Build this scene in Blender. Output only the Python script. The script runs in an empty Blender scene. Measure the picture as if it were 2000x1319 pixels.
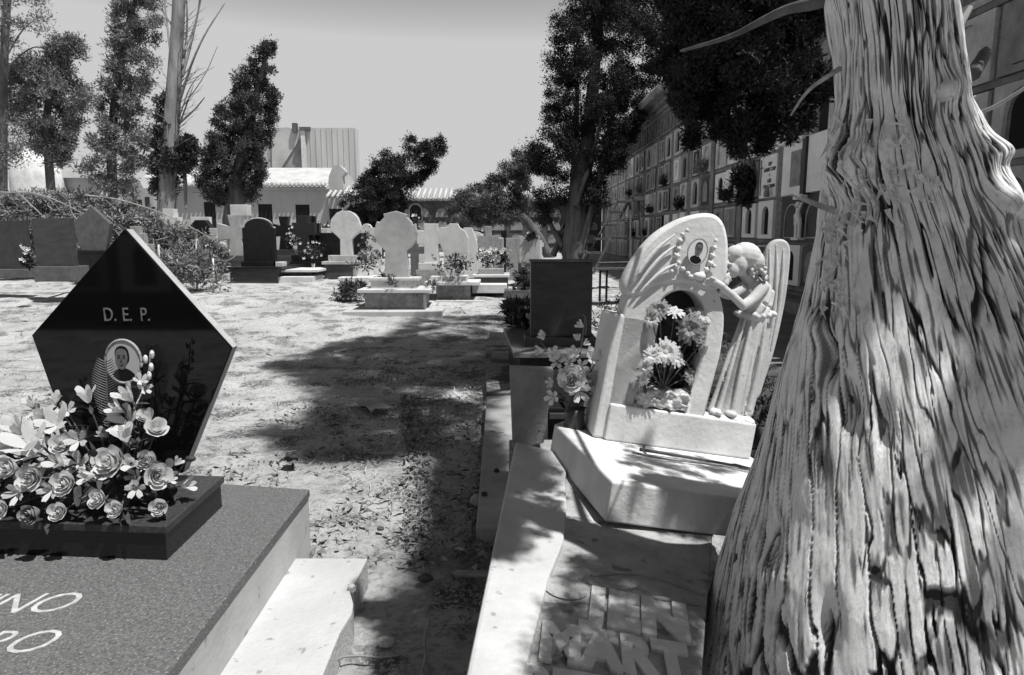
import bpy, bmesh, math, random
import numpy as np
from mathutils import Vector, Matrix, Euler
random.seed(7); RNG = np.random.default_rng(11)
PI = math.pi
sc = bpy.context.scene
C = sc.collection

# ---------------------------------------------------------------- camera, world, sun, exposure
EYE = 1.5; F = 1300.0; TILT = math.atan((659.5-461)/F)
cam_d = bpy.data.cameras.new('camera'); cam = bpy.data.objects.new('camera', cam_d); C.objects.link(cam)
cam.location = (0, 0, EYE); cam.rotation_euler = (PI/2-TILT, 0, 0)
cam_d.sensor_width = 36; cam_d.lens = 36*F/2000; cam_d.clip_start = .05; cam_d.clip_end = 2000
sc.camera = cam
SUN = Vector((0.31, -0.22, 0.925)).normalized()
wd = bpy.data.worlds.new('World'); sc.world = wd; wd.use_nodes = True
nt = wd.node_tree; bg = nt.nodes['Background']
sky = nt.nodes.new('ShaderNodeTexSky'); sky.sky_type = 'NISHITA'; sky.sun_disc = False
sky.sun_elevation = math.asin(SUN.z); sky.sun_rotation = math.atan2(SUN.x, SUN.y)
sky.air_density = 1.0; sky.dust_density = 0.1; sky.ozone_density = 1.0
sep = nt.nodes.new('ShaderNodeSeparateColor')                       # black and white film: one channel, printed hard
nt.links.new(sky.outputs[0], sep.inputs[0])
gm = nt.nodes.new('ShaderNodeMath'); gm.operation = 'POWER'; gm.inputs[1].default_value = 3.0
nt.links.new(sep.outputs[1], gm.inputs[0])
cap_ = nt.nodes.new('ShaderNodeMath'); cap_.operation = 'MINIMUM'; cap_.inputs[1].default_value = 30     # the print's blank paper-white sky
nt.links.new(gm.outputs[0], cap_.inputs[0]); sc_ = nt.nodes.new('ShaderNodeMath'); sc_.operation = 'MULTIPLY'; sc_.inputs[1].default_value = .1; nt.links.new(cap_.outputs[0], sc_.inputs[0])
nt.links.new(sc_.outputs[0], bg.inputs['Color']); bg.inputs['Strength'].default_value = 0.135
sl = bpy.data.lights.new('sun', 'SUN'); sl.energy = 4.2; sl.angle = math.radians(.6); sl.color = (1, .995, .985)
so = bpy.data.objects.new('sun', sl); C.objects.link(so)
so.rotation_euler = SUN.to_track_quat('Z', 'Y').to_euler()
sc.view_settings.view_transform = 'Standard'; sc.view_settings.look = 'None'
sc.view_settings.exposure = 0.57; sc.view_settings.gamma = 1.0

# ---------------------------------------------------------------- picture point -> place
def ray(px, py):
    cx = (px-1000)/F; cy = -(py-659.5)/F
    return Vector((cx, math.cos(TILT)+cy*math.sin(TILT), -math.sin(TILT)+cy*math.cos(TILT)))
def W(px, py, D):
    r = ray(px, py); t = D/r.y
    return Vector((r.x*t, D, EYE+r.z*t))
def WZ(px, py, z):
    r = ray(px, py); t = (z-EYE)/r.z
    return Vector((r.x*t, r.y*t, z))
def WX(px, py, x):
    r = ray(px, py); t = x/r.x
    return Vector((x, r.y*t, EYE+r.z*t))
def sstep(a, b, v):
    t = min(1, max(0, (v-a)/(b-a))); return t*t*(3-2*t)
def ground(x, y):
    return .45*sstep(8, 16, y)+.15*sstep(16, 40, y)

# ---------------------------------------------------------------- numpy noise
def _hash(ix, iy, iz, seed):
    h = (ix*374761393 + iy*668265263 + iz*2147483647 + seed*974711) & 0x7fffffff
    h = ((h ^ (h >> 13))*1274126177) & 0x7fffffff
    return ((h ^ (h >> 16)) & 0xffff)/65535.0
def vnoise(x, y, z=None, seed=0, px=None):
    x = np.asarray(x, float); y = np.asarray(y, float); z = np.zeros_like(x) if z is None else np.asarray(z, float)
    ix = np.floor(x).astype(np.int64); iy = np.floor(y).astype(np.int64); iz = np.floor(z).astype(np.int64)
    fx, fy, fz = x-ix, y-iy, z-iz
    fx = fx*fx*(3-2*fx); fy = fy*fy*(3-2*fy); fz = fz*fz*(3-2*fz)
    out = 0
    for a in (0, 1):
        jx = (ix+a) % px if px else ix+a
        for b in (0, 1):
            for c in (0, 1):
                out = out + (fx if a else 1-fx)*(fy if b else 1-fy)*(fz if c else 1-fz)*_hash(jx, iy+b, iz+c, seed)
    return out
def fbm(x, y, z=None, seed=0, oct=4, px=None):
    s = 0; a = .5; t = 0
    for k in range(oct):
        s = s+a*vnoise(np.asarray(x)*2**k, np.asarray(y)*2**k, None if z is None else np.asarray(z)*2**k, seed+k*7, px*2**k if px else None)
        t += a; a *= .5
    return s/t

# ---------------------------------------------------------------- materials (the print is black and white: greys only)
def mat(name, v, rough=.8, var=.0, scale=6., bump=.0, bscale=40., spots=None, spec=.3, aniso=None, v2=None):
    m = bpy.data.materials.new(name); m.use_nodes = True
    n = m.node_tree.nodes; l = m.node_tree.links; b = n['Principled BSDF']
    b.inputs['Roughness'].default_value = rough
    b.inputs['Specular IOR Level'].default_value = spec
    tc = n.new('ShaderNodeTexCoord'); co = tc.outputs['Object']
    if aniso:
        mp = n.new('ShaderNodeMapping'); mp.inputs['Scale'].default_value = aniso; l.new(co, mp.inputs[0]); co = mp.outputs[0]
    if var > 0:
        no = n.new('ShaderNodeTexNoise'); no.inputs['Scale'].default_value = scale; no.inputs['Detail'].default_value = 8
        no.inputs['Roughness'].default_value = .65
        l.new(co, no.inputs['Vector'])
        r = n.new('ShaderNodeValToRGB'); l.new(no.outputs[0], r.inputs[0])
        lo = v*(1-var); hi = min(.95, v*(1+var)) if v2 is None else v2
        r.color_ramp.elements[0].position = .32; r.color_ramp.elements[0].color = (lo, lo, lo, 1)
        r.color_ramp.elements[1].position = .68; r.color_ramp.elements[1].color = (hi, hi, hi, 1)
        out = r.outputs[0]
        if spots:
            sn = n.new('ShaderNodeTexNoise'); sn.inputs['Scale'].default_value = spots[0]; sn.inputs['Detail'].default_value = 3
            l.new(co, sn.inputs['Vector'])
            r2 = n.new('ShaderNodeValToRGB'); l.new(sn.outputs[0], r2.inputs[0])
            r2.color_ramp.elements[0].position = spots[1]; r2.color_ramp.elements[0].color = (0, 0, 0, 1)
            r2.color_ramp.elements[1].position = spots[1]+.06; r2.color_ramp.elements[1].color = (1, 1, 1, 1)
            mx = n.new('ShaderNodeMixRGB'); l.new(r2.outputs[0], mx.inputs[0]); l.new(out, mx.inputs[1])
            mx.inputs[2].default_value = (spots[2],)*3+(1,); out = mx.outputs[0]
        l.new(out, b.inputs['Base Color'])
    else:
        b.inputs['Base Color'].default_value = (v, v, v, 1)
    if bump > 0:
        bn = n.new('ShaderNodeTexNoise'); bn.inputs['Scale'].default_value = bscale; bn.inputs['Detail'].default_value = 6
        l.new(co, bn.inputs['Vector'])
        bu = n.new('ShaderNodeBump'); bu.inputs['Strength'].default_value = bump; bu.inputs['Distance'].default_value = .02
        l.new(bn.outputs[0], bu.inputs['Height']); l.new(bu.outputs[0], b.inputs['Normal'])
    return m
M = {}
M['whitestone'] = mat('white_limewashed_stone', .55, .85, .13, 3.5, .35, 60, (22, .70, .30))
M['whitestone2'] = mat('white_marble_weathered', .50, .7, .16, 5, .2, 50, (14, .70, .36))
M['marble'] = mat('grey_white_marble', .38, .55, .22, 3, .1, 30, (6, .64, .30))
M['grey'] = mat('grey_granite', .10, .6, .3, 7, .15, 80)
M['lgrey'] = mat('light_grey_granite', .28, .7, .25, 8, .25, 60, (30, .66, .15))
M['dgrey'] = mat('dark_grey_granite', .055, .35, .3, 3, .06, 80, aniso=(1, 1, 4))
M['black'] = mat('polished_black_granite', .004, .04, 0, spec=.32)
M['black2'] = mat('black_granite_dull', .012, .35, .5, 9, spec=.3)
M['speck'] = mat('speckled_granite', .11, .5, .5, 130, .05, 160, (120, .60, .24), spec=.25)
M['conc'] = mat('pale_concrete', .42, .9, .12, 5, .4, 90, (40, .70, .28))
M['rough'] = mat('rough_concrete', .24, .95, .45, 6, .9, 35, (9, .66, .10))
M['petal'] = mat('white_petal', .80, .95, .12, 60, .5, 90, spec=.05)
M['petal2'] = mat('grey_petal', .30, .95, .35, 20, spec=.08)
def thin(m, fac):
    n = m.node_tree.nodes; l = m.node_tree.links; b = n['Principled BSDF']; t = n.new('ShaderNodeBsdfTranslucent'); mx = n.new('ShaderNodeMixShader')
    src = b.inputs['Base Color'].links[0].from_socket if b.inputs['Base Color'].links else None
    if src: l.new(src, t.inputs['Color'])
    mx.inputs[0].default_value = fac; l.new(b.outputs[0], mx.inputs[1]); l.new(t.outputs[0], mx.inputs[2]); l.new(mx.outputs[0], n['Material Output'].inputs['Surface']); return m
thin(M['petal'], .35); thin(M['petal2'], .3)
M['leaf'] = mat('dark_leaf', .035, .7, .6, 25)
M['stem'] = mat('flower_stem', .10, .6, .3, 25)
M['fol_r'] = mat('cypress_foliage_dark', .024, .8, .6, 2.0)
M['fol_l'] = mat('cypress_foliage_hazed', .20, .8, .55, 1.2)  # leaf grey lifted so the left trees' haze sits in the colour
M['fol_m'] = mat('shrub_foliage', .075, .8, .6, 1.8)
M['fol_p'] = mat('pale_dry_foliage', .26, .8, .4, 1.8)
M['bark_f'] = mat('far_bark', .10, .9, .5, 4, .6, 12, aniso=(1, 1, .2))
M['bark_p'] = mat('pale_far_bark', .22, .9, .5, 4, .6, 12, aniso=(1, 1, .2))
M['twig'] = mat('dry_twig', .26, .9, .4, 8)
M['plaster'] = mat('whitewashed_plaster', .36, .9, .14, .8, .2, 12, aniso=(1, 1, .35))
M['plaster2'] = mat('stained_plaster', .34, .9, .25, 1.2, .2, 12, aniso=(1, 1, .2))
M['wallg'] = mat('weathered_wall', .20, .95, .5, 1.6, .7, 14)
M['brick'] = mat('niche_brick', .22, .95, .4, 5, .8, 20, aniso=(1, 1, 5))
M['tile'] = mat('roof_tile', .30, .9, .5, 3, .5, 20)
M['tile_p'] = mat('pale_roof_tile', .44, .9, .2, 1.5, .6, 20)
M['dark'] = mat('dark_opening', .012, .9)
M['wood'] = mat('old_wood', .08, .85, .4, 10, .4, 30, aniso=(1, 6, 1))
M['metal'] = mat('dull_metal', .15, .5, .3, 10)
M['ceramic'] = mat('portrait_white', .62, .3)
M['photo_mid'] = mat('portrait_grey', .15, .6, .3, 30, spec=.1)
M['photo_dk'] = mat('portrait_dark', .015, .7, spec=.05)
M['engrave'] = mat('engraved_grey', .13, .6)
M['engrave_w'] = mat('painted_white_letters', .42, .7, .3, 40)
M['foil'] = mat('crumpled_foil', .42, .18, .5, 10, .9, 26, spec=.9)
M['dirtdark'] = mat('dark_earth', .07, 1, .5, 4, .9, 20)
M['terr'] = mat('terrace_paving', .17, .95, .35, 2.5, .5, 18)

# ---------------------------------------------------------------- mesh helpers
def link(o, parent=None):
    C.objects.link(o)
    if parent is not None: o.parent = parent
    return o
def tag(o, label=None, cat=None, group=None, kind=None):
    if label: o['label'] = label
    if cat: o['category'] = cat
    if group: o['group'] = group
    if kind: o['kind'] = kind
    return o
def thing(name, label, cat, loc=(0, 0, 0), group=None, rot=None):
    o = bpy.data.objects.new(name, None); o.empty_display_size = .2; link(o); o.location = loc
    if rot: o.rotation_euler = rot
    return tag(o, label, cat, group)
def arr_mesh(name, v, f, m, parent=None, smooth=False):
    v = np.asarray(v, np.float32); f = np.asarray(f, np.int32)
    me = bpy.data.meshes.new(name); k = f.shape[1]
    me.vertices.add(len(v)); me.vertices.foreach_set('co', v.ravel())
    me.loops.add(f.size); me.loops.foreach_set('vertex_index', f.ravel())
    me.polygons.add(len(f)); me.polygons.foreach_set('loop_start', np.arange(0, f.size, k, dtype=np.int32))
    me.polygons.foreach_set('loop_total', np.full(len(f), k, np.int32))
    if smooth: me.polygons.foreach_set('use_smooth', np.ones(len(f), bool))
    me.update(calc_edges=True); me.materials.append(m)
    return link(bpy.data.objects.new(name, me), parent)
class MB:
    def __init__(s): s.v = []; s.f = []
    def add(s, vs, fs):
        b = len(s.v); s.v += [tuple(p) for p in vs]; s.f += [tuple(i+b for i in q) for q in fs]; return s
    def box(s, a, b, mtx=None):
        vs = [Vector((x, y, z)) for x in (a[0], b[0]) for y in (a[1], b[1]) for z in (a[2], b[2])]
        if mtx is not None: vs = [mtx @ v for v in vs]
        return s.add(vs, [(0, 1, 3, 2), (4, 6, 7, 5), (0, 4, 5, 1), (2, 3, 7, 6), (0, 2, 6, 4), (1, 5, 7, 3)])
    def prism(s, pts, y0, y1):            # pts (x,z) counter-clockwise, extruded along y
        n = len(pts)
        vs = [(x, y0, z) for x, z in pts]+[(x, y1, z) for x, z in pts]
        return s.add(vs, [tuple(range(n)), tuple(reversed(range(n, 2*n)))]+[(i, i+n, (i+1) % n+n, (i+1) % n) for i in range(n)])
    def plan(s, pts, z0, z1):             # pts (x,y), extruded along z
        n = len(pts)
        vs = [(x, y, z0) for x, y in pts]+[(x, y, z1) for x, y in pts]
        return s.add(vs, [tuple(reversed(range(n))), tuple(range(n, 2*n))]+[(i, (i+1) % n, (i+1) % n+n, i+n) for i in range(n)])
    def tube(s, pts, rad, n=8, cap=True):
        pts = [Vector(p) for p in pts]; rad = list(rad) if hasattr(rad, '__len__') else [rad]*len(pts)
        if len(rad) != len(pts): rad = list(np.interp(np.linspace(0, 1, len(pts)), np.linspace(0, 1, len(rad)), rad))
        b = len(s.v); up = Vector((.13, .21, 1)).normalized()
        for i, p in enumerate(pts):
            d = (pts[min(i+1, len(pts)-1)]-pts[max(i-1, 0)]).normalized()
            a = d.cross(up) if abs(d.dot(up)) < .95 else d.cross(Vector((1, 0, 0)))
            a.normalize(); c = d.cross(a)
            for k in range(n):
                t = 2*PI*k/n; s.v.append(tuple(p+(a*math.cos(t)+c*math.sin(t))*rad[i]))
        for i in range(len(pts)-1):
            for k in range(n):
                s.f.append((b+i*n+k, b+i*n+(k+1) % n, b+(i+1)*n+(k+1) % n, b+(i+1)*n+k))
        if cap:
            s.f.append(tuple(b+k for k in reversed(range(n)))); e = b+(len(pts)-1)*n; s.f.append(tuple(e+k for k in range(n)))
        return s
    def lathe(s, prof, c=(0, 0, 0), n=16):
        b = len(s.v)
        for r, z in prof:
            for k in range(n):
                t = 2*PI*k/n; s.v.append((c[0]+r*math.cos(t), c[1]+r*math.sin(t), c[2]+z))
        for i in range(len(prof)-1):
            for k in range(n): s.f.append((b+i*n+k, b+i*n+(k+1) % n, b+(i+1)*n+(k+1) % n, b+(i+1)*n+k))
        s.f.append(tuple(b+k for k in reversed(range(n)))); e = b+(len(prof)-1)*n; s.f.append(tuple(e+k for k in range(n)))
        return s
    def ball(s, c, r, seg=10, rings=7, mtx=None):
        r = (r, r, r) if not hasattr(r, '__len__') else r; b = len(s.v)
        for i in range(rings+1):
            ph = PI*i/rings
            for k in range(seg):
                t = 2*PI*k/seg
                p = Vector((r[0]*math.sin(ph)*math.cos(t), r[1]*math.sin(ph)*math.sin(t), r[2]*math.cos(ph)))
                if mtx is not None: p = mtx @ p
                s.v.append(tuple(Vector(c)+p))
        for i in range(rings):
            for k in range(seg): s.f.append((b+i*seg+k, b+(i+1)*seg+k, b+(i+1)*seg+(k+1) % seg, b+i*seg+(k+1) % seg))
        return s
    def build(s, name, m, parent=None, bevel=0, smooth=False, seg=2):
        me = bpy.data.meshes.new(name); me.from_pydata([tuple(map(float, v)) for v in s.v], [], s.f); me.update()
        bm = bmesh.new(); bm.from_mesh(me); bmesh.ops.remove_doubles(bm, verts=bm.verts, dist=1e-6)
        bmesh.ops.recalc_face_normals(bm, faces=bm.faces); bm.to_mesh(me); bm.free()
        if smooth:
            for p in me.polygons: p.use_smooth = True
        me.materials.append(m)
        o = link(bpy.data.objects.new(name, me), parent)
        if bevel:
            bv = o.modifiers.new('bevel', 'BEVEL'); bv.width = bevel; bv.segments = seg; bv.limit_method = 'ANGLE'; bv.angle_limit = .6
        return o
def curve_plate(name, loops, th, m, parent, mtx=None, bevel=0.004):
    # flat plate with holes: 2D loops (x,z) -> extruded; local: x right, z up, front face at y=-th/2
    cu = bpy.data.curves.new(name, 'CURVE'); cu.dimensions = '2D'; cu.fill_mode = 'BOTH'
    cu.extrude = max(.0005, th/2-bevel); cu.bevel_depth = bevel; cu.bevel_resolution = 1
    for lp in loops:
        sp = cu.splines.new('POLY'); sp.points.add(len(lp)-1); sp.use_cyclic_u = True
        for p, (x, z) in zip(sp.points, lp): p.co = (x, z, 0, 1)
    t = bpy.data.objects.new(name, cu); C.objects.link(t)
    me = bpy.data.meshes.new_from_object(t.evaluated_get(bpy.context.evaluated_depsgraph_get()))
    C.objects.unlink(t); bpy.data.objects.remove(t)
    me.transform(Matrix.Rotation(PI/2, 4, 'X'))
    if mtx is not None: me.transform(mtx)
    me.materials.clear(); me.materials.append(m); me.name = name
    return link(bpy.data.objects.new(name, me), parent)
def text_mesh(name, body, size, th, m, parent, mtx, shear=0, offset=0, align='LEFT', bevel=0, spacing=1):
    cu = bpy.data.curves.new(name, 'FONT'); cu.body = body; cu.size = size; cu.extrude = th; cu.shear = shear; cu.offset = offset
    cu.align_x = align; cu.bevel_depth = bevel; cu.space_character = spacing; cu.resolution_u = 3
    t = bpy.data.objects.new(name, cu); C.objects.link(t)
    me = bpy.data.meshes.new_from_object(t.evaluated_get(bpy.context.evaluated_depsgraph_get()))
    C.objects.unlink(t); bpy.data.objects.remove(t)
    me.transform(mtx); me.materials.clear(); me.materials.append(m)
    return link(bpy.data.objects.new(name, me), parent)
def smooth_loop(pts, it=2):
    for _ in range(it):
        q = []
        for i in range(len(pts)):
            a = pts[i]; b = pts[(i+1) % len(pts)]
            q += [(.75*a[0]+.25*b[0], .75*a[1]+.25*b[1]), (.25*a[0]+.75*b[0], .25*a[1]+.75*b[1])]
        pts = q
    return pts
def smooth_path(pts, it=2):
    pts = [Vector(p) for p in pts]
    for _ in range(it):
        q = [pts[0]]
        for a, b in zip(pts, pts[1:]): q += [a*.75+b*.25, a*.25+b*.75]
        pts = q+[pts[-1]]
    return pts
def in_poly(x, y, poly):
    c = False; n = len(poly)
    for i in range(n):
        x1, y1 = poly[i]; x2, y2 = poly[i-1]
        if (y1 > y) != (y2 > y) and x < (x2-x1)*(y-y1)/(y2-y1)+x1: c = not c
    return c

# ---------------------------------------------------------------- foliage: clumps of leaf-sized faces
def leaves(centers, radii, per, size, squash=.8, up=.35, lump=.5, elong=2.0, loose=.16):
    """quads spread in blobs round the centers; each blob is itself a handful of tufts"""
    cs = np.repeat(np.asarray(centers, float), per, 0); rs = np.repeat(np.asarray(radii, float), per)
    n = len(cs)
    nt_ = 7                                  # tufts per blob
    td = RNG.normal(size=(len(centers), nt_, 3)); td /= np.linalg.norm(td, axis=2, keepdims=True)
    pick = RNG.integers(0, nt_, n); bi = np.repeat(np.arange(len(centers)), per)
    tuft = td[bi, pick]*lump
    d = RNG.normal(size=(n, 3)); d /= np.linalg.norm(d, axis=1, keepdims=True)
    rr = RNG.random(n)**(1/2.2)*(1-lump*.5)
    stray = RNG.random(n) < loose; rr = np.where(stray, rr*1.55, rr*.9)
    off = tuft+d*rr[:, None]; off[:, 2] = off[:, 2]*squash+np.where(stray, .22, 0)
    p = cs+off*rs[:, None]
    a = d*1.0+RNG.normal(size=(n, 3))*.5; a[:, 2] += up; a /= np.linalg.norm(a, axis=1, keepdims=True)
    b = np.cross(a, RNG.normal(size=(n, 3))); b /= np.linalg.norm(b, axis=1, keepdims=True)
    s = size*(.5+RNG.random(n))[:, None]
    v = np.stack([p-b*s*.5, p+a*s*elong*.5-b*s*.28, p+a*s*elong, p+a*s*elong*.45+b*s*.5], 1).reshape(-1, 3)
    f = np.arange(n*4).reshape(-1, 4)
    return v, f
def poly_blobs(poly, D, nblob, rpx, thick=.8, depth_c=0, squeeze=None):
    """blob centres inside a picture outline at distance D, given real thickness in depth"""
    xs = [p[0] for p in poly]; ys = [p[1] for p in poly]; cs = []; rs = []
    tries = 0
    while len(cs) < nblob and tries < nblob*60:
        tries += 1
        x = random.uniform(min(xs), max(xs)); y = random.uniform(min(ys), max(ys))
        if not in_poly(x, y, poly): continue
        # half-width of the outline at this row
        row = [xx for xx in np.linspace(min(xs), max(xs), 50) if in_poly(xx, y, poly)]
        hw = (max(row)-min(row))/2 if row else 10
        mid = (max(row)+min(row))/2 if row else x
        u = max(0, 1-((x-mid)/max(hw, 1))**2)**.5
        dy = random.uniform(-1, 1)*u*hw/F*D*thick
        c = W(x, y, D); k = (D+dy)/D; c = Vector((c.x, D+dy+depth_c, c.z))
        cs.append(tuple(c)); rs.append(rpx*random.uniform(.6, 1.25)/F*D)
    return cs, rs

def voro(u, v, seed=0, px=None, jit=.9):
    """F2-F1 of a jittered grid (0 on cell borders)"""
    iu = np.floor(u).astype(np.int64); iv = np.floor(v).astype(np.int64); f1 = np.full(u.shape, 9.); f2 = np.full(u.shape, 9.)
    for a in (-1, 0, 1):
        for b in (-1, 0, 1):
            cu, cv = iu+a, iv+b; hu = cu % px if px else cu
            x = cu+.5+jit*(_hash(hu, cv, 0*cu, seed)-.5); y = cv+.5+jit*(_hash(hu, cv, 0*cu+1, seed+9)-.5)
            d = np.sqrt((x-u)**2+(y-v)**2); m_ = d < f1
            f2 = np.where(m_, f1, np.minimum(f2, d)); f1 = np.where(m_, d, f1)
    return f2-f1
# ================================================================ GROUND
def make_ground():
    # fine sheet near, coarse far
    def g(x, y): 
        return .45*np.clip((y-8)/8, 0, 1)**2*(3-2*np.clip((y-8)/8, 0, 1))+.15*np.clip((y-16)/24, 0, 1)**2*(3-2*np.clip((y-16)/24, 0, 1))
    ys = np.concatenate([np.linspace(-30, .5, 12), np.linspace(.55, 8, 420), np.linspace(8.03, 24, 300), np.linspace(24.5, 60, 60), np.linspace(65, 600, 20)])
    xs = np.concatenate([np.linspace(-400, -21, 20), np.linspace(-20, -5.2, 90), np.linspace(-5, 3.5, 420), np.linspace(3.7, 14, 40), np.linspace(16, 400, 20)])
    X, Y = np.meshgrid(xs, ys)
    Z = g(X, Y)
    near = np.clip((26-Y)/10, 0, 1)*np.clip((16-np.abs(X))/6, 0, 1)*np.clip(Y+1, 0, 1)
    n1 = fbm(X*.7, Y*.7, seed=3, oct=3)-.5
    n2 = fbm(X*5, Y*5, seed=5, oct=4)-.5
    n3 = fbm(X*28, Y*28, seed=9, oct=3)-.5
    Z = Z+near*(n1*.10+n2*.035+n3*np.where(Y < 9, .020, .008))
    Z = np.where(Y < 3.4, np.minimum(Z, .035), Z)
    v = np.stack([X, Y, Z], -1).reshape(-1, 3)
    ny, nx = X.shape
    i = np.arange(ny-1)[:, None]*nx+np.arange(nx-1)[None]
    f = np.stack([i, i+1, i+nx+1, i+nx], -1).reshape(-1, 4)
    m = bpy.data.materials.new('sandy_ground'); m.use_nodes = True
    n = m.node_tree.nodes; l = m.node_tree.links; b = n['Principled BSDF']; b.inputs['Roughness'].default_value = 1
    b.inputs['Specular IOR Level'].default_value = .1
    tc = n.new('ShaderNodeTexCoord')
    def noise(s, det=8, rough=.6, st=None):
        q = n.new('ShaderNodeTexNoise'); q.inputs['Scale'].default_value = s; q.inputs['Detail'].default_value = det; q.inputs['Roughness'].default_value = rough
        l.new(tc.outputs['Object'], q.inputs['Vector']); return q
    def ramp(src, p0, c0, p1, c1):
        r = n.new('ShaderNodeValToRGB'); l.new(src, r.inputs[0])
        r.color_ramp.elements[0].position = p0; r.color_ramp.elements[0].color = (c0,)*3+(1,)
        r.color_ramp.elements[1].position = p1; r.color_ramp.elements[1].color = (c1,)*3+(1,); return r.outputs[0]
    base = ramp(noise(1.1).outputs[0], .35, .38, .62, .52)
    fine = ramp(noise(26, 8, .8).outputs[0], .40, .30, .52, 1.0)
    mx = n.new('ShaderNodeMixRGB'); mx.blend_type = 'MULTIPLY'; mx.inputs[0].default_value = .55; l.new(base, mx.inputs[1]); l.new(fine, mx.inputs[2])
    patch = ramp(noise(2.6, 6, .65).outputs[0], .50, 0, .60, 1)          # patches of dead leaves
    spk = ramp(noise(55, 3, .7).outputs[0], .50, 1, .56, 0)
    pm = n.new('ShaderNodeMath'); pm.operation = 'MULTIPLY'; l.new(patch, pm.inputs[0]); l.new(spk, pm.inputs[1])
    m2 = n.new('ShaderNodeMixRGB'); l.new(pm.outputs[0], m2.inputs[0]); l.new(mx.outputs[0], m2.inputs[1]); m2.inputs[2].default_value = (.10, .10, .10, 1)
    l.new(m2.outputs[0], b.inputs['Base Color'])
    bu = n.new('ShaderNodeBump'); bu.inputs['Strength'].default_value = .8; bu.inputs['Distance'].default_value = .03
    l.new(noise(38, 8, .8).outputs[0], bu.inputs['Height']); l.new(bu.outputs[0], b.inputs['Normal'])
    tag(arr_mesh('ground', v, f, m, smooth=True), 'pale sandy ground strewn with dry litter', 'ground', kind='structure')
make_ground()
def gz(x, y): return ground(x, y)

# leaf litter, cones and chips: uncountable
def litter():
    n = 15000
    x = RNG.uniform(-9, 2.3, n); y = 1.6+RNG.random(n)**1.4*17
    x[:4500] = RNG.uniform(-1.9, .35, 4500); y[:4500] = RNG.uniform(1.7, 8, 4500)
    dens = fbm(x*1.3, y*1.3, seed=21, oct=3)
    e = 3300; k_ = RNG.random(e); y[4500:4500+e] = 1.9+k_*4.2; x[4500:4500+e] = np.where(RNG.random(e) < .6, -.16+.035*(y[4500:4500+e]-2)-np.abs(RNG.normal(size=e))*.07, -.42-.18*(y[4500:4500+e]-2.6)+np.abs(RNG.normal(size=e))*.1)
    dens = fbm(x*1.3, y*1.3, seed=21, oct=3); dens[4500:4500+e] += .06
    keep = dens > .44+.14*RNG.random(n); x, y = x[keep], y[keep]; n = len(x)
    z = np.array([ground(a, b) for a, b in zip(x, y)])+.035+.02*RNG.random(n)
    s = .007+.016*RNG.random(n)**2.5
    a = RNG.uniform(0, 2*PI, n); el = RNG.uniform(.5, 3.2, n)
    dx, dy = np.cos(a)*s*el, np.sin(a)*s*el; ex, ey = -np.sin(a)*s*.6, np.cos(a)*s*.6
    t1, t2 = RNG.uniform(-.012, .02, n), RNG.uniform(-.012, .02, n)
    v = np.stack([np.stack([x-dx, y-dy, z-.012], 1), np.stack([x+ex, y+ey, z+t1], 1), np.stack([x+dx, y+dy, z-.006+t2], 1), np.stack([x-ex, y-ey, z], 1)], 1).reshape(-1, 3)
    tag(arr_mesh('leaf_litter', v, np.arange(n*4).reshape(-1, 4), mat('litter', .13, .9, .8, 9, v2=.34)), 'scattered dry leaves and chips over the sand', 'leaf litter', kind='stuff')
litter()
def straw():
    # dry grass stalks near the bottom of the picture
    mb_v = []; mb_f = []
    n = 2600; k = 0
    for i in range(n):
        if i < 1500: x = random.uniform(-1.0, .3); y = random.uniform(1.7, 4.2)
        else: x = random.uniform(-5, 1.2); y = random.uniform(3, 9)
        if fbm(np.array([x*2.0]), np.array([y*2.0]), seed=40, oct=2)[0] < .5: continue
        a = random.uniform(0, 2*PI); L = random.uniform(.02, .09); w = .0012+y*.0003
        z = ground(x, y)+.035; c = Vector((x, y, z)); d = Vector((math.cos(a), math.sin(a), random.uniform(-.1, .35)))*L
        s = Vector((-math.sin(a), math.cos(a), 0))*w
        bend = Vector((random.uniform(-.01, .01), random.uniform(-.01, .01), .008))
        mb_v += [c-s, c+s, c+d*.5+s+bend, c+d*.5-s+bend, c+d*.5-s+bend, c+d*.5+s+bend, c+d+s*.3, c+d-s*.3]
        mb_f += [(k, k+1, k+2, k+3), (k+4, k+5, k+6, k+7)]; k += 8
    tag(arr_mesh('dry_grass', [tuple(v) for v in mb_v], mb_f, mat('straw', .42, .9, .3, 5)), 'dry flattened grass stalks on the sand', 'dry grass', kind='stuff')
straw()

# ================================================================ NICHE WALL (right)
XW = 5.0
ROWZ = [.58, 1.40, 2.22, 3.04, 3.86, 4.68]
PIER0 = 12.55; BAY = 2.14
wall = thing('niche_wall', 'long tall burial niche wall with five rows of arched plaques and a tiled cornice', 'niche wall', (XW, 12, 0))
def wl(p): return (p[0]-XW, p[1]-12, p[2])
Y0, Y1 = 4.0, 37.5
MB().box(wl((XW, Y0, -.3)), wl((XW+2.6, Y1, 5.6))).build('wall', M['brick'], wall)
m = MB(); 
m.box(wl((XW-.10, Y0, 4.74)), wl((XW+.01, Y1, 4.80))).box(wl((XW-.06, Y0, 5.42)), wl((XW+.01, Y1, 5.50)))
m.box(wl((XW-.16, Y0, 5.50)), wl((XW+.01, Y1, 5.62))).box(wl((XW-.30, Y0, 5.62)), wl((XW+.01, Y1, 5.76)))
m.build('cornice', M['wallg'], wall, bevel=.015)
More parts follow.
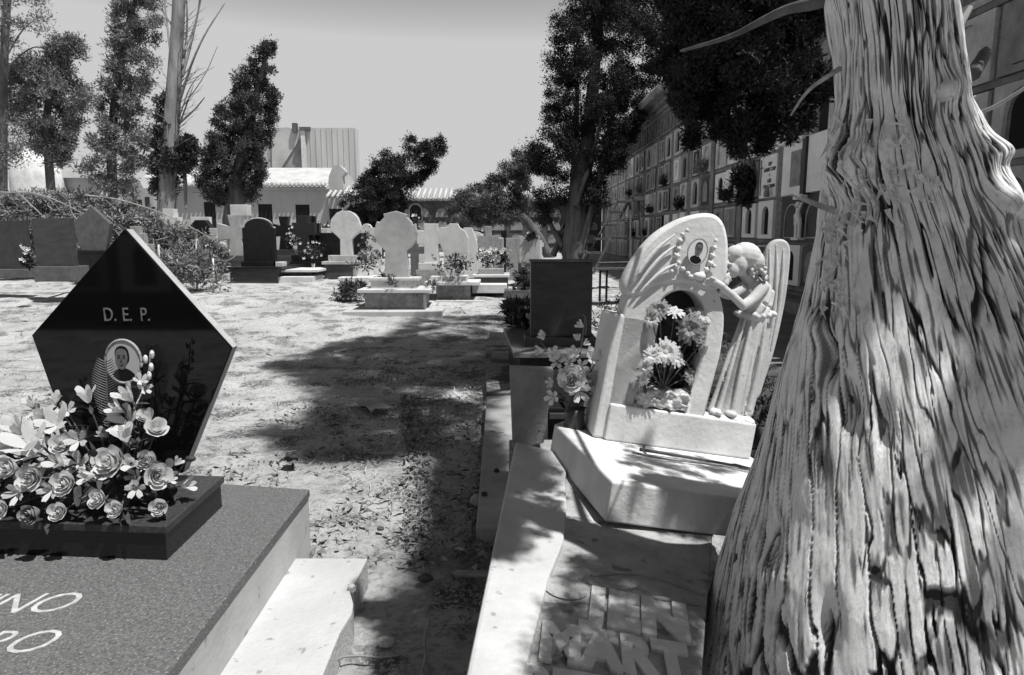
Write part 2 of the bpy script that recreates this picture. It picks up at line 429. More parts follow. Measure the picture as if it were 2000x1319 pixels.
# frieze of small arches under the cornice
m = MB()
y = Y0+.2
while y < Y1-.4:
    pts = [(y-12+.20*math.cos(a)-.0, 4.92+.26*math.sin(a)) for a in np.linspace(0, PI, 9)]
    m.tube([(-.03, p[0]+.21, p[1]) for p in pts], .025, 5)
    m.box((-.05, y-12+.42, 4.80), (0.01, y-12+.47, 5.42)); y += .47
m.build('frieze', M['wallg'], wall)
# eaves and roof tiles
m = MB().box((-.55, Y0-12, 5.761), (2.9, Y1-12, 5.84)); m.build('eaves', M['wallg'], wall)
m = MB(); y = Y0
while y < Y1:
    m.tube([(-.68, y-12, 5.84), (1.0, y-12, 6.30), (2.3, y-12, 6.62)], .10, 6); y += .24
m.build('roof_tiles', M['tile'], wall, smooth=True)
# base plinth
MB().box((-.12, Y0-12, -.2), (.01, Y1-12, .54)).build('base', M['wallg'], wall, bevel=.02)
def col_y(bay, k):            # centre of niche k (0 near,1 far) in bay
    return PIER0+bay*BAY+.30/2+.46+k*.92
for b in range(-3, 12):
    yp = PIER0+b*BAY
    if yp < Y0+.2 or yp > Y1: continue
    big = b in (1, 2)
    MB().box((-.05-(.03 if big else 0), yp-12-.15, .54), (.005, yp-12+.15, 4.74)).build('pilaster', M['brick'] if not big else M['wallg'], wall, bevel=.01)
m = MB()
for z in ROWZ: m.box((-.045, Y0-12, z-.035), (.004, Y1-12, z+.035))
m.build('row_ledge', M['wallg'], wall, bevel=.008)
# --- niche kinds, local: face in the y-z plane looking to -x, width along y
def arch_pts(w, h, y0=0, z0=0, n=8, pointed=False):
    r = w/2; pts = [(y0-r, z0), (y0+r, z0)]
    if pointed:
        pts += [(y0+r, z0+h-w*.75), (y0+r*.7, z0+h-w*.35), (y0, z0+h), (y0-r*.7, z0+h-w*.35), (y0-r, z0+h-w*.75)]
    else: pts += [(y0+r*math.cos(a), z0+h-r+r*math.sin(a)) for a in np.linspace(0, PI, n)]
    return pts
def yplate(mb, pts, x0, x1):
    n = len(pts); vs = [(x0, a, b) for a, b in pts]+[(x1, a, b) for a, b in pts]
    mb.add(vs, [tuple(range(n)), tuple(reversed(range(n, 2*n)))]+[(i, i+n, (i+1) % n+n, (i+1) % n) for i in range(n)])
def mesh_of(mb, name, m):
    o = mb.build(name, m); me = o.data; bpy.data.objects.remove(o); return me
NM = {}
fr_w = mat('niche_marble_white', .85, .6, .1, 4); fr_g = mat('niche_marble_grey', .25, .6, .3, 6); fr_d = mat('niche_slab_dark', .03, .4, .5, 6)
fr_m = mat('niche_mortar', .50, .9, .25, 5)
def frame_mb(w=.80, h=.74, ow=.36, oh=.56, pointed=False, t=.05):
    mb = MB()
    # frame built of four pieces round an arched hole approximated with a strip
    arc = arch_pts(ow, oh, 0, -h/2+.08, 10, pointed)
    zt = -h/2+.08
    mb.box((-t, -w/2, -h/2), (0, w/2, zt))
    mb.box((-t, -w/2, zt+.0), (0, -ow/2, h/2)); mb.box((-t, ow/2, zt), (0, w/2, h/2))
    top = [p for p in arc[2:]]; top = list(reversed(top))
    for a, b in zip(top, top[1:]):
        vs = [(-t, a[0], a[1]), (-t, b[0], b[1]), (-t, b[0], h/2), (-t, a[0], h/2)]
        vs += [(0, p[1], p[2]) for p in vs]
        mb.add(vs, [(0, 1, 2, 3), (4, 7, 6, 5), (0, 4, 5, 1), (3, 2, 6, 7)])
    return mb
def hole_mb(ow=.36, oh=.56, h=.74, pointed=False):
    mb = MB(); yplate(mb, arch_pts(ow-.005, oh, 0, -h/2+.085, 10, pointed), -.012, -.008); return mb
NM['fw'] = mesh_of(frame_mb(), 'niche', fr_w); NM['fg'] = mesh_of(frame_mb(), 'niche', fr_g); NM['fp'] = mesh_of(frame_mb(.6, .76, .24, .5, True), 'niche', fr_w)
NM['fm'] = mesh_of(frame_mb(.82, .76, .5, .62), 'niche', fr_m)
NM['h1'] = mesh_of(hole_mb(), 'opening', M['dark']); NM['h2'] = mesh_of(hole_mb(.24, .5, .76, True), 'opening', M['dark'])
NM['h3'] = mesh_of(hole_mb(.5, .62, .76), 'opening', fr_m); NM['h4'] = mesh_of(hole_mb(), 'opening', fr_g)
pm = MB().box((-.05, -.38, -.36), (0, .38, .36)); NM['pw'] = mesh_of(pm, 'niche', fr_w); NM['pg'] = mesh_of(pm, 'niche', fr_g); NM['pd'] = mesh_of(pm, 'niche', fr_d)
gm = MB().box((-.065, -.36, -.34), (-.05, -.32, .34)).box((-.065, .32, -.34), (-.05, .36, .34)).box((-.065, -.32, .30), (-.05, .32, .34)).box((-.065, -.32, -.34), (-.05, .32, -.30)).box((-.075, -.012, -.2), (-.05, .012, .22)).box((-.075, -.09, .08), (-.05, .09, .105))
NM['gr'] = mesh_of(gm, 'cross_frame', fr_m)
im = MB(); yplate(im, arch_pts(.42, .56, 0, -.28, 10), -.062, -.05); NM['in'] = mesh_of(im, 'inset', fr_g)
KINDS = [('fw', 'h1'), ('fg', 'h1'), ('fp', 'h2'), ('fm', 'h3'), ('fm', 'h1'), ('pw', 'in'), ('pg', 'gr'), ('pd', 'gr'), ('pw', 'gr'), ('fg', 'h4'), ('pd', 'in')]
WTS = [13, 7, 9, 10, 8, 8, 9, 14, 4, 9, 12]
cells = [(b, k, r) for b in range(-3, 11) for k in (0, 1) for r in range(5) if Y0+.5 < col_y(b, k) < Y1-.4]
special = {(0, 0, 1): ('fw', 'h1'), (0, 1, 1): ('fw', 'h1'), (0, 1, 2): ('fg', 'h4'), (0, 0, 2): None, (-1, 0, 2): None, (-1, 1, 2): None, (-1, 0, 1): None, (-1, 1, 1): None,
           (-3, 0, 3): ('fg', 'in'), (-3, 1, 3): ('fm', 'h3'), (-3, 0, 2): ('fm', 'h1'), (-3, 1, 2): ('fm', 'h1'), (0, 0, 3): ('pw', 'in'), (0, 1, 3): ('pw', 'in'),
           (4, 0, 4): ('fm', 'h1'), (3, 1, 4): ('fm', 'h1'), (4, 0, 1): ('fp', 'h2'), (3, 1, 1): ('fp', 'h2'), (1, 0, 1): ('pg', 'gr'), (3, 0, 1): ('fp', 'h2')}
cells = [c for c in cells if not (c in special and special[c] is None)]
cells.sort(key=lambda c: (c[0] in (-3, -2) and c[2] < 2, abs(c[0]-2.5)))
sv = []
for i, c in enumerate(cells):
    b, k, r = c
    kd = special.get(c) or random.choices(KINDS, WTS)[0]
    yc = col_y(b, k); zc = (ROWZ[r]+ROWZ[r+1])/2; h_ = 1.0
    if i < 96:
        o = bpy.data.objects.new('niche', NM[kd[0]]); link(o, wall); o.location = (-.0, yc-12, zc); o.scale = (random.uniform(.8, 1.6), random.uniform(.93, 1.05), random.uniform(.92, 1.0))
        o2 = bpy.data.objects.new('opening' if kd[1][0] == 'h' else 'ornament', NM[kd[1]]); link(o2, o)
    else: sv.append((b, k, r, yc, zc))
m = MB()
for b, k, r, yc, zc in sv:
    fm_ = frame_mb(); m.add([(v[0], v[1]+yc-12, v[2]+zc) for v in fm_.v], fm_.f)
tag(m.build('niche_rows', fr_m, wall), kind='stuff')
def wbox(yc, zc, w, h, t, x0=0): return (x0-t, yc-12-w/2, zc-h/2), (x0, yc-12+w/2, zc+h/2)
# text plaque
yc, zc = col_y(0, 0), (ROWZ[2]+ROWZ[3])/2
pl = MB().box(*wbox(yc, zc, .84, .80, .07)).build('inscribed_plaque', fr_w, wall, bevel=.008)
MB().box((-.085, yc-12+.32, zc-.34), (-.07, yc-12+.345, zc+.34)).box((-.085, yc-12+.24, zc+.17), (-.07, yc-12+.42, zc+.195)).build('plaque_cross', M['metal'], pl)
mt = Matrix.Translation((-.073, yc-12-.10, zc+.2)) @ Matrix(((0, 0, -1, 0), (-1, 0, 0, 0), (0, 1, 0, 0), (0, 0, 0, 1)))
for j, s_ in enumerate(['DEP', 'ALBERT CASP', '+', 'LUIS', 'PURA CASAN']):
    text_mesh('plaque_lettering', s_, .095, .003, M['photo_dk'], pl, Matrix.Translation((0, 0, -.105*j)) @ mt, align='CENTER', offset=.002)
MB().lathe([(.05, 0), (.06, .05), (.045, .16), (.05, .18)], (-.16, yc-12-.24, zc-.40), 10).build('vase', fr_g, pl)
# white cabinet with projecting box
yc = PIER0-.15-.46-.46; zc = (ROWZ[2]+ROWZ[3])/2+.02
cb = MB().box(*wbox(yc+.42, zc, .98, .88, .10)).build('white_cabinet', fr_w, wall, bevel=.01)
MB().box(*wbox(yc+.30, zc, .40, .60, .02, -.10)).build('cabinet_panel', fr_g, cb)
MB().box(*wbox(yc+.42, zc+.47, 1.1, .05, .22)).build('cabinet_shelf', fr_w, cb)
cb2 = MB().box(*wbox(yc-.50, zc+.02, .66, .92, .12)).build('white_cabinet', fr_w, wall, bevel=.01)
MB().box(*wbox(yc-.10, zc, .14, .94, .16)).build('cabinet_jamb', fr_d, cb2)
# dark glazed double cabinet with carved figure and arch outline
zc = (ROWZ[1]+ROWZ[2])/2-.02
dc = MB().box(*wbox(yc, zc, 1.78, .80, .08)).build('dark_cabinet', fr_d, wall, bevel=.01)
m = MB()
for cy_ in (yc+.42, yc-.46):
    m.tube([(-.085, cy_-12+p[0], zc-.32+p[1]) for p in [(-.28, 0), (-.28, .3)]+[(-.28*math.cos(a), .3+.28*math.sin(a)) for a in np.linspace(.2, PI-.2, 9)]+[(.28, .3), (.28, 0), (-.28, 0)]], .012, 5)
m.build('cabinet_arch', fr_m, dc)
fgm = MB(); fy = yc-12-.02
fgm.tube([(-.14, fy+.07, zc-.32), (-.15, fy+.05, zc-.12), (-.14, fy+.02, zc+.0), (-.15, fy+.03, zc+.18)], [.03, .035, .05, .035], 8)
fgm.tube([(-.14, fy-.06, zc-.32), (-.15, fy-.08, zc-.10), (-.14, fy-.01, zc+.0)], [.03, .035, .05], 8)
fgm.tube([(-.14, fy-.0, zc+.15), (-.15, fy+.13, zc+.05), (-.15, fy+.12, zc-.1)], [.03, .025, .02], 8)
fgm.tube([(-.14, fy+.0, zc+.15), (-.15, fy-.12, zc+.26)], [.03, .02], 8); fgm.ball((-.15, fy+.03, zc+.24), .05)
fgm.box((-.2, fy-.14, zc-.36), (-.08, fy+.14, zc-.32)); fgm.box((-.2, fy-.15, zc+.32), (-.08, fy+.15, zc+.40))
fgm.build('carved_figure', fr_w, dc, smooth=False)
# ledges with flowers and small wreaths on plaques (dark tufts)
def tuft(parent, x, y, z, r, m_, n=260, nm='wreath'):
    v, f = leaves([(0, 0, 0), (0, r*.6, -r*.5), (0, -r*.5, -r*.7)], [r, r*.8, r*.7], n, r*.22)
    o = arr_mesh(nm, v, f, m_, parent); o.location = (x, y, z); return o
tuft(wall, -.14, col_y(0, 1)-12+.02, 2.75, .26, M['leaf'], 500); tuft(wall, -.14, col_y(0, 1)-12, 2.42, .22, M['leaf'], 400)
for b, k, r in [(1, 0, 2), (2, 1, 1), (3, 0, 2), (4, 0, 3), (3, 1, 1), (5, 0, 2), (6, 1, 1), (2, 0, 3), (7, 0, 3), (5, 1, 1), (6, 0, 3)]:
    tuft(wall, -.16, col_y(b, k)-12, ROWZ[r]+.25, random.uniform(.12, .2), random.choice([M['leaf'], M['leaf'], M['petal2']]), 160)

# terrace in front of the wall
TZ = .32
te = MB().box((2.42, 3.2, -.2), (XW-.7, 38, TZ)); tag(te.build('terrace', M['terr'], bevel=.03), 'raised paved walk along the foot of the niche wall', 'terrace', kind='structure')
tag(MB().box((XW-.69, 3.2, -.2), (XW-.123, 38, TZ+.17)).build('wall_step', M['wallg'], bevel=.02), 'stone step between raised walk and niche wall', 'step', kind='structure')
# far-end return wall with pale niches and tiled roof
bw = thing('far_niche_wall', 'low far niche wall with rows of pale arched niches under a ridged tile roof', 'niche wall', (0, 37.6, 0))
xa = W(735, 400, 37.6).x; 
MB().box((xa, 0, 0), (XW-.01, 1.8, 3.40)).build('wall', mat('far_wall', .075, .95, .4, 2), bw)
MB().box((xa-.2, -.18, 3.401), (XW-.01, 1.8, 3.52)).build('eaves', M['wallg'], bw)
m = MB(); x = xa-.1
while x < XW-.1:
    m.tube([(x, -.35, 3.52), (x, 1.2, 4.12)], .10, 6); x += .30
m.build('roof_tiles', M['tile_p'], bw, smooth=True)
m = MB()
for x in (xa-.25, 1.2):
    m.box((x-.1, .3, 3.9), (x+.1, .5, 4.25))
m.build('roof_ridge', M['tile'], bw)
npm = MB(); 
pts = [(-.34, -.22), (.34, -.22), (.34, .02), (.24, .2), (.0, .28), (-.24, .2), (-.34, .02)]
npm.prism(pts, -.04, 0); nme = mesh_of(npm, 'niche', mat('far_niche_pale', .22, .9, .5, 3))
for i in range(13):
    for j in range(4):
        x = W(790, 420, 37.6).x+i*1.04
        if x > XW-.5: continue
        o = bpy.data.objects.new('niche', nme); link(o, bw); o.location = (x, 0, 2.75-j*.72)
ao = MB(); yplate2 = arch_pts(.8, 1.0, 0, 0); ao.prism([(p[0], p[1]) for p in yplate2], -.05, 0)
o = ao.build('arched_window', fr_g, bw); o.location = (W(812, 420, 37.6).x, -.005, 2.3)
ao = MB(); ao.prism([(p[0]*.8, p[1]*.86+.05) for p in yplate2], -.06, -.051); o2 = ao.build('pane', M['dark'], o)

# wall behind the viewer, seen mirrored in the black granite
rw = thing('rear_niche_wall', 'tall burial niche wall behind the viewer, mirrored darkly in the black granite headstone', 'niche wall', (-2, -7, 0))
MB().box((-16, -2, -.2), (12, 0, 5.4)).build('wall', M['brick'], rw)
MB().box((-16.2, -2.2, 5.401), (12.2, .4, 5.7)).build('eaves', M['wallg'], rw)
for i in range(14):
    for j in range(3):
        o = bpy.data.objects.new('niche', NM['fm'] if (i+j) % 3 else NM['fw']); link(o, rw); o.location = (-8.2+i*1.15, 0, 1.0+j*1.35); o.rotation_euler = (0, 0, -PI/2); o.scale = (1, 1.15, 1.4)

# ================================================================ FAR BUILDINGS (left)
D1 = 40
def px_box(mb, x0, x1, ya, yb, D, dep, D0):
    a = W(x0, yb, D); b = W(x1, ya, D); mb.box((a.x, D-D0, a.z), (b.x, D-D0+dep, b.z)); return mb
b1 = thing('long_low_building', 'long low whitewashed building with dark doorways and a pale tiled roof behind the crosses', 'building', (0, D1, 0))
a = W(262, 480, D1); c = W(640, 371, D1)
MB().box((a.x, 0, 0), (c.x, 6, c.z)).build('wall', M['plaster'], b1)
m = MB(); m.box((a.x-.2, -.28, c.z), (c.x+.05, 6, c.z+.14)); m.build('cornice', M['plaster2'], b1, bevel=.03)
rz = W(640, 328, D1+4.5).z
m = MB(); m.add([(a.x-.3, -.35, c.z+.141), (c.x, -.35, c.z+.141), (c.x, 4.5, rz), (a.x-.3, 4.5, rz), (a.x-.3, 9, c.z+.141), (c.x, 9, c.z+.141)], [(0, 1, 2, 3), (3, 2, 5, 4), (0, 3, 4), (1, 5, 2), (0, 4, 5, 1)])
rf = m.build('roof', M['tile_p'], b1)
m = MB(); x = a.x-.2
while x < c.x-.1:
    m.tube([(x, -.45, c.z+.19), (x, .1, c.z+.36)], .09, 6); x += .26
m.build('tile_edge', M['tile'], rf, smooth=True)
for (x0, x1, y0) in ((504, 531, 399), (577, 604, 400), (398, 420, 395)):
    p = W(x0, y0, D1); q = W(x1, y0, D1)
    MB().box((p.x, -.012, .6), (q.x, .05, p.z)).build('doorway', M['dark'], b1)
p = W(640, 385, D1)
# bright stepped gable, lower wing to its right
g1 = [(W(636, 400, D1).x, W(636, 372, D1).z-2.0)]
gp = [(637, 440), (690, 440), (690, 384), (672, 380), (668, 345), (676, 336), (662, 322), (650, 324), (642, 345), (640, 370)]
pts = [(W(x, y, D1+.3).x, W(x, y, D1+.3).z) for x, y in reversed(gp)]
MB().prism(pts, .32, .9).build('gable', M['plaster'], b1)
p = W(641, 387, D1-.3); q = W(735, 387, D1-.3)
MB().box((p.x, -.3, 0), (q.x, 4, p.z)).build('wing_wall', M['plaster2'], b1)
m = MB(); x = p.x
while x < q.x:
    m.tube([(x, -.6, p.z+.05), (x, 1.2, p.z+.75)], .1, 6); x += .3
m.build('wing_roof_tiles', M['tile_p'], b1, smooth=True)
p1_, q1_ = W(643, 408, D1-.3), W(668, 408, D1-.3)
MB().box((p1_.x, -.315, .3), (q1_.x, -.2, p1_.z)).build('doorway', M['dark'], b1)
# tall shed behind
D2 = 62
b2 = thing('tall_corrugated_shed', 'tall windowless shed with ribbed stained walls rising behind the low building', 'building', (0, D2, 0))
a, c = W(604, 470, D2), W(693, 250, D2)
m = MB().box((a.x, 0, 0), (c.x, 1.5, c.z))
x = a.x
while x < c.x: m.box((x, -.05, 0), (x+.12, .01, c.z-.02)); x += .5
m.build('ribbed_wall', mat('corrugated_sheet', .40, .8, .28, .5, aniso=(1.2, 1, .12)), b2)
a2, c2 = W(528, 470, D2), W(590, 252, D2)
MB().box((a2.x, .4, 0), (a.x+.01, 1.5, c2.z)).build('rough_wall', mat('stained_render', .27, .9, .35, .45), b2)
pts = [(W(x, y, D2).x, W(x, y, D2).z) for x, y in [(530, 355), (592, 258), (560, 248), (528, 250)][::-1]]
MB().prism(pts, .25, .399).build('sloping_fascia', mat('pale_render', .42, .9, .2, .5), b2)
MB().box((W(590, 300, D2).x, -.2, 0), (W(598, 300, D2).x, .0, W(590, 252, D2).z)).build('white_post', M['whitestone'], b2)
m = MB().box((W(586, 250, D2).x, -.3, W(586, 256, D2).z), (W(607, 250, D2).x, .39, W(586, 249, D2).z)); m.box((W(571, 250, D2).x, -.1, c2.z-.3), (W(580, 250, D2).x, .39, c2.z+.5))
m.build('roof_vent', M['bark_f'], b2)
m = MB().box((W(390, 250, D2).x, .5, 0), (W(470, 250, D2).x, 8, W(470, 268, D2).z)); m.build('pale_block', M['plaster'], b2)
# domed mausoleum on the far left
D3 = 34
dm = thing('domed_mausoleum', 'bright whitewashed mausoleum with a mottled dome at far left behind the brush', 'mausoleum', (W(45, 400, D3).x, D3, 0))
r = 45/F*D3*1.0; zt = W(45, 283, D3).z; zb = W(45, 352, D3).z
MB().lathe([(r, 0), (r, zb*.8), (r, zb), (r*.93, zb+(zt-zb)*.45), (r*.72, zb+(zt-zb)*.75), (r*.4, zb+(zt-zb)*.94), (.05, zt)], (0, r, 0), 24).build('dome', mat('mottled_limewash', .58, .9, .3, 1.4), dm, smooth=True)
lw = thing('left_flat_roof_house', 'pale flat roofed hut with a thin dark eave line at far left', 'building', (0, D3+2, 0))
a, c = W(30, 450, D3+2), W(210, 335, D3+2)
MB().box((a.x, 0, 0), (c.x, 4, c.z-.35)).build('wall', M['plaster'], lw); MB().box((a.x-.2, -.3, c.z-.349), (c.x+.2, 4, c.z)).build('roof', M['whitestone'], lw)
for x0 in (80, 105): p = W(x0, 372, D3+2); MB().box((p.x, -.02, .7), (p.x+.4, .0, p.z)).build('window', M['dark'], lw)
ch = thing('arched_white_tomb', 'small white chapel tomb with an arch and stepped top left of the bare trunk', 'chapel tomb', (0, 31, .5))
gp = [(255, 440), (300, 440), (300, 380), (290, 368), (280, 368), (272, 352), (262, 352), (258, 375)]
pts = [(W(x, y, 31).x, W(x, y, 31).z-.5) for x, y in reversed(gp)]
MB().prism(pts, 0, 1.2).build('wall', M['plaster'], ch)
for x0, x1, y0 in ((262, 277, 390), (283, 292, 385), (296, 303, 404)):
    p, q = W(x0, y0, 31), W(x1, y0, 31); MB().box((p.x, -.02, 0), (q.x, .0, p.z-.5)).build('doorway', fr_d, ch)

# ================================================================ TREES
def tree(label, D, polys, trunk, mf, mb_, per=110, size=.16, nblob=120, rpx=16, group=None, name='cypress_tree', thick=.8, branches=(), extra=None, elong=2.0, lump=.55, loose=.16):
    """polys: crown outlines; trunk: [(px,py,half width px)...] from base up"""
    b = W(trunk[0][0], trunk[0][1], D); base = Vector((b.x, D, ground(b.x, D)))
    t = thing(name, label, 'tree', base, group)
    cs, rs = [], []
    for poly, share in polys:
        c, r = poly_blobs(poly, D, int(nblob*share), rpx, thick); cs += c; rs += r
    if extra: cs += extra[0]; rs += extra[1]
    cs = [(c[0]-base.x, c[1]-base.y, c[2]-base.z) for c in cs]
    v, f = leaves(cs, rs, per, size, elong=elong, lump=lump, loose=loose)
    arr_mesh('crown', v, f, mf, t)
    pts = [W(x, y, D)-base for x, y, h in trunk]; pts[0].z = -.1
    rad = [h/F*D for x, y, h in trunk]
    MB().tube(smooth_path(pts, 1), list(np.interp(np.linspace(0, 1, len(smooth_path(pts, 1))), np.linspace(0, 1, len(rad)), rad)), 10).build('trunk', mb_, t, smooth=True)
    for br in branches:
        p = smooth_path([W(x, y, D+dz)-base for x, y, dz in br[0]], 2)
        MB().tube(p, list(np.linspace(br[1]/F*D, br[1]*.25/F*D, len(p))), 5).build('branch', mb_, t, smooth=True)
    return t
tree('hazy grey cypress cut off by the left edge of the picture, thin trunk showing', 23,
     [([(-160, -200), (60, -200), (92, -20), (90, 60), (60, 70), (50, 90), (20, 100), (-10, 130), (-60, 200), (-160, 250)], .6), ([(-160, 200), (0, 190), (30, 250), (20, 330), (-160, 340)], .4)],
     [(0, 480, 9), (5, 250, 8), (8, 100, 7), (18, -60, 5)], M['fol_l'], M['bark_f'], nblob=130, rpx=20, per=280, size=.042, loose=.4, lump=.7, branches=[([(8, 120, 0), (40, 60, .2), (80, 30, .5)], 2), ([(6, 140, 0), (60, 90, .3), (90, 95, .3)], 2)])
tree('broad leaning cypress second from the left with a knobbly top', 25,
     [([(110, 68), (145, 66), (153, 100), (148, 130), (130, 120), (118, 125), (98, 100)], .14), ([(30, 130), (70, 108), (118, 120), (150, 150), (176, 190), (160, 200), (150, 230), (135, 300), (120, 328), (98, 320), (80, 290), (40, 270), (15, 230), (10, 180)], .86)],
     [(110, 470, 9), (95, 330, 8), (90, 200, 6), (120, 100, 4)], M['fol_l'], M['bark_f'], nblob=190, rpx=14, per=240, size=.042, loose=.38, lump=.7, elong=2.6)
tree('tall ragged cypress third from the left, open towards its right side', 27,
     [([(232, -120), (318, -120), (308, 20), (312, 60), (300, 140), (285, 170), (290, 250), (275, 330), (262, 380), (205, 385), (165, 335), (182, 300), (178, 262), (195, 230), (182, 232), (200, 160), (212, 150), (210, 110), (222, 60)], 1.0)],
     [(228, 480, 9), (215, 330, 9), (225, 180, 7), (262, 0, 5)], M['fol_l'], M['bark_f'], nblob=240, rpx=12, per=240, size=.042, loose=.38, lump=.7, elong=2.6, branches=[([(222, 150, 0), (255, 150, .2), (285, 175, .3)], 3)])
bt = tree('tall pale bare trunk with thin leafless branches rising above the low building', 26,
     [([(305, 190), (325, 180), (335, 260), (350, 300), (385, 270), (382, 300), (350, 340), (330, 400), (300, 390), (300, 330)], .7), ([(365, 262), (382, 268), (385, 300), (370, 335), (352, 330), (352, 290)], .3)],
     [(322, 500, 17), (325, 400, 17), (334, 250, 15), (343, 120, 12), (350, 0, 11), (353, -90, 9)], mat('ivy', .06, .8, .5, 3), M['bark_p'], nblob=130, rpx=9, per=150, size=.06, name='bare_tree',
     branches=[([(355, 150, 0), (375, 80, .2), (400, -40, .3)], 3.5), ([(350, 200, 0), (385, 90, -.3), (440, 5, .2)], 3), ([(352, 240, 0), (380, 215, .2), (400, 190, .1)], 2.5), ([(345, 180, 0), (332, 100, -.2), (322, 10, 0), (318, -40, 0)], 3),
               ([(348, 250, 0), (370, 190, .2), (378, 165, .3)], 2), ([(350, 230, 0), (375, 155, -.2), (420, 130, .1)], 1.5), ([(340, 60, 0), (325, 30, .1), (305, 5, .1)], 2), ([(357, 130, 0), (366, 60, .4), (365, 0, .1)], 3), ([(330, 190, 0), (305, 160, .3), (285, 140, .1)], 1.5),
               ([(345, 330, 0), (300, 290, .2), (270, 330, .3)], 1.5), ([(352, 255, 0), (395, 300, .3), (462, 340, .2)], 1.2), ([(360, 100, 0), (385, 40, .4), (392, -20, .1)], 2.2), ([(356, 210, 0), (400, 150, .4), (425, 90, .1)], 1.2), ([(352, 300, 0), (362, 340, .4), (363, 410, .1)], 7)])
def twigs():
    D = 26; mb = MB(); b0 = Vector(bt.location); rs = random.Random(9)
    for _ in range(46):
        y0 = rs.uniform(20, 330); x0 = 343+(y0-120)*-.06+rs.uniform(0, 8); sg = 1 if rs.random() < .75 else -1; L = rs.uniform(25, 75); a = rs.uniform(.5, 1.25)
        pts = [(x0+sg*L*u*math.cos(a)+rs.uniform(-3, 3), y0-L*u*math.sin(a)+rs.uniform(-3, 3)) for u in (0, .35, .7, 1)]; dz = rs.uniform(-1, 1)
        mb.tube([W(x, y, D+dz*k*.3)-b0 for k, (x, y) in enumerate(pts)], [.02, .014, .009, .004], 4)
        for k in (1, 2):
            x, y = pts[k]; e = (x+sg*rs.uniform(4, 16), y-rs.uniform(2, 18)); mb.tube([W(x, y, D+dz*k*.3)-b0, W(*e, D+dz*.5)-b0], [.009, .003], 4)
    tag(mb.build('twigs', M['bark_p'], bt), kind='stuff')
twigs()
tree('dense cone shaped cypress leaning right, in front of the low building', 25.5,
     [([(528, 80), (534, 120), (536, 180), (528, 250), (522, 310), (505, 370), (490, 405), (440, 410), (400, 395), (388, 350), (400, 300), (420, 240), (450, 180), (478, 130), (505, 95)], 1.0)],
     [(450, 480, 20), (455, 400, 18), (485, 250, 8), (520, 110, 3)], mat('cone_foliage', .055, .8, .6, 2.0), M['bark_f'], nblob=260, rpx=11, per=300, size=.040, loose=.3, lump=.7)
tree('dark wind bent shrub tree behind the round headed crosses', 29,
     [([(795, 272), (860, 268), (866, 300), (858, 318), (845, 340), (820, 350), (810, 380), (800, 400), (775, 420), (740, 450), (690, 450), (668, 400), (690, 360), (720, 345), (735, 315), (755, 300), (785, 298)], 1.0)],
     [(740, 500, 8), (750, 420, 8), (790, 330, 5)], M['fol_r'], M['bark_f'], nblob=180, rpx=11, per=420, size=.040, loose=.25, lump=.7, name='shrub_tree', group='wind bent trees before the far wall')
tree('wind bent tree with pale dry tips left of the big dark cypress', 30,
     [([(1010, 295), (1045, 310), (1052, 325), (1030, 345), (1030, 370), (1020, 410), (1000, 435), (900, 440), (875, 420), (890, 380), (950, 360), (965, 330), (985, 318)], 1.0)],
     [(1075, 520, 10), (1045, 450, 9), (990, 390, 5)], mat('dry_tip_foliage', .075, .8, .75, 1.6, v2=.2), M['bark_f'], nblob=150, rpx=11, per=420, size=.040, loose=.25, lump=.7, name='shrub_tree', group='wind bent trees before the far wall')
tree('huge dark many stemmed cypress standing at the end of the niche wall', 24,
     [([(1100, -160), (1300, -160), (1300, 60), (1280, 200), (1225, 290), (1185, 370), (1175, 420), (1150, 440), (1120, 400), (1085, 400), (1062, 440), (1040, 330), (1032, 290), (1062, 270), (1070, 200), (1080, 160), (1070, 55), (1105, 40)], 1.0)],
     [(1122, 520, 26), (1125, 440, 24), (1145, 300, 14), (1165, 100, 9), (1180, -60, 6)], M['fol_r'], M['bark_f'], nblob=640, rpx=16, per=420, size=.040, loose=.28, lump=.7, thick=.7,
     branches=[([(1108, 500, .3), (1122, 350, .2), (1128, 160, .1)], 12), ([(1130, 500, -.3), (1165, 380, -.3), (1195, 230, -.2), (1215, 150, 0)], 10), ([(1125, 400, -.6), (1160, 300, -.8), (1190, 150, -.9)], 6), ([(1100, 480, .2), (1075, 440, .3), (1065, 400, .3)], 8), ([(1080, 500, .4), (1110, 420, .3), (1118, 380, .3)], 7)], elong=1.6)
def at_branches(): pass
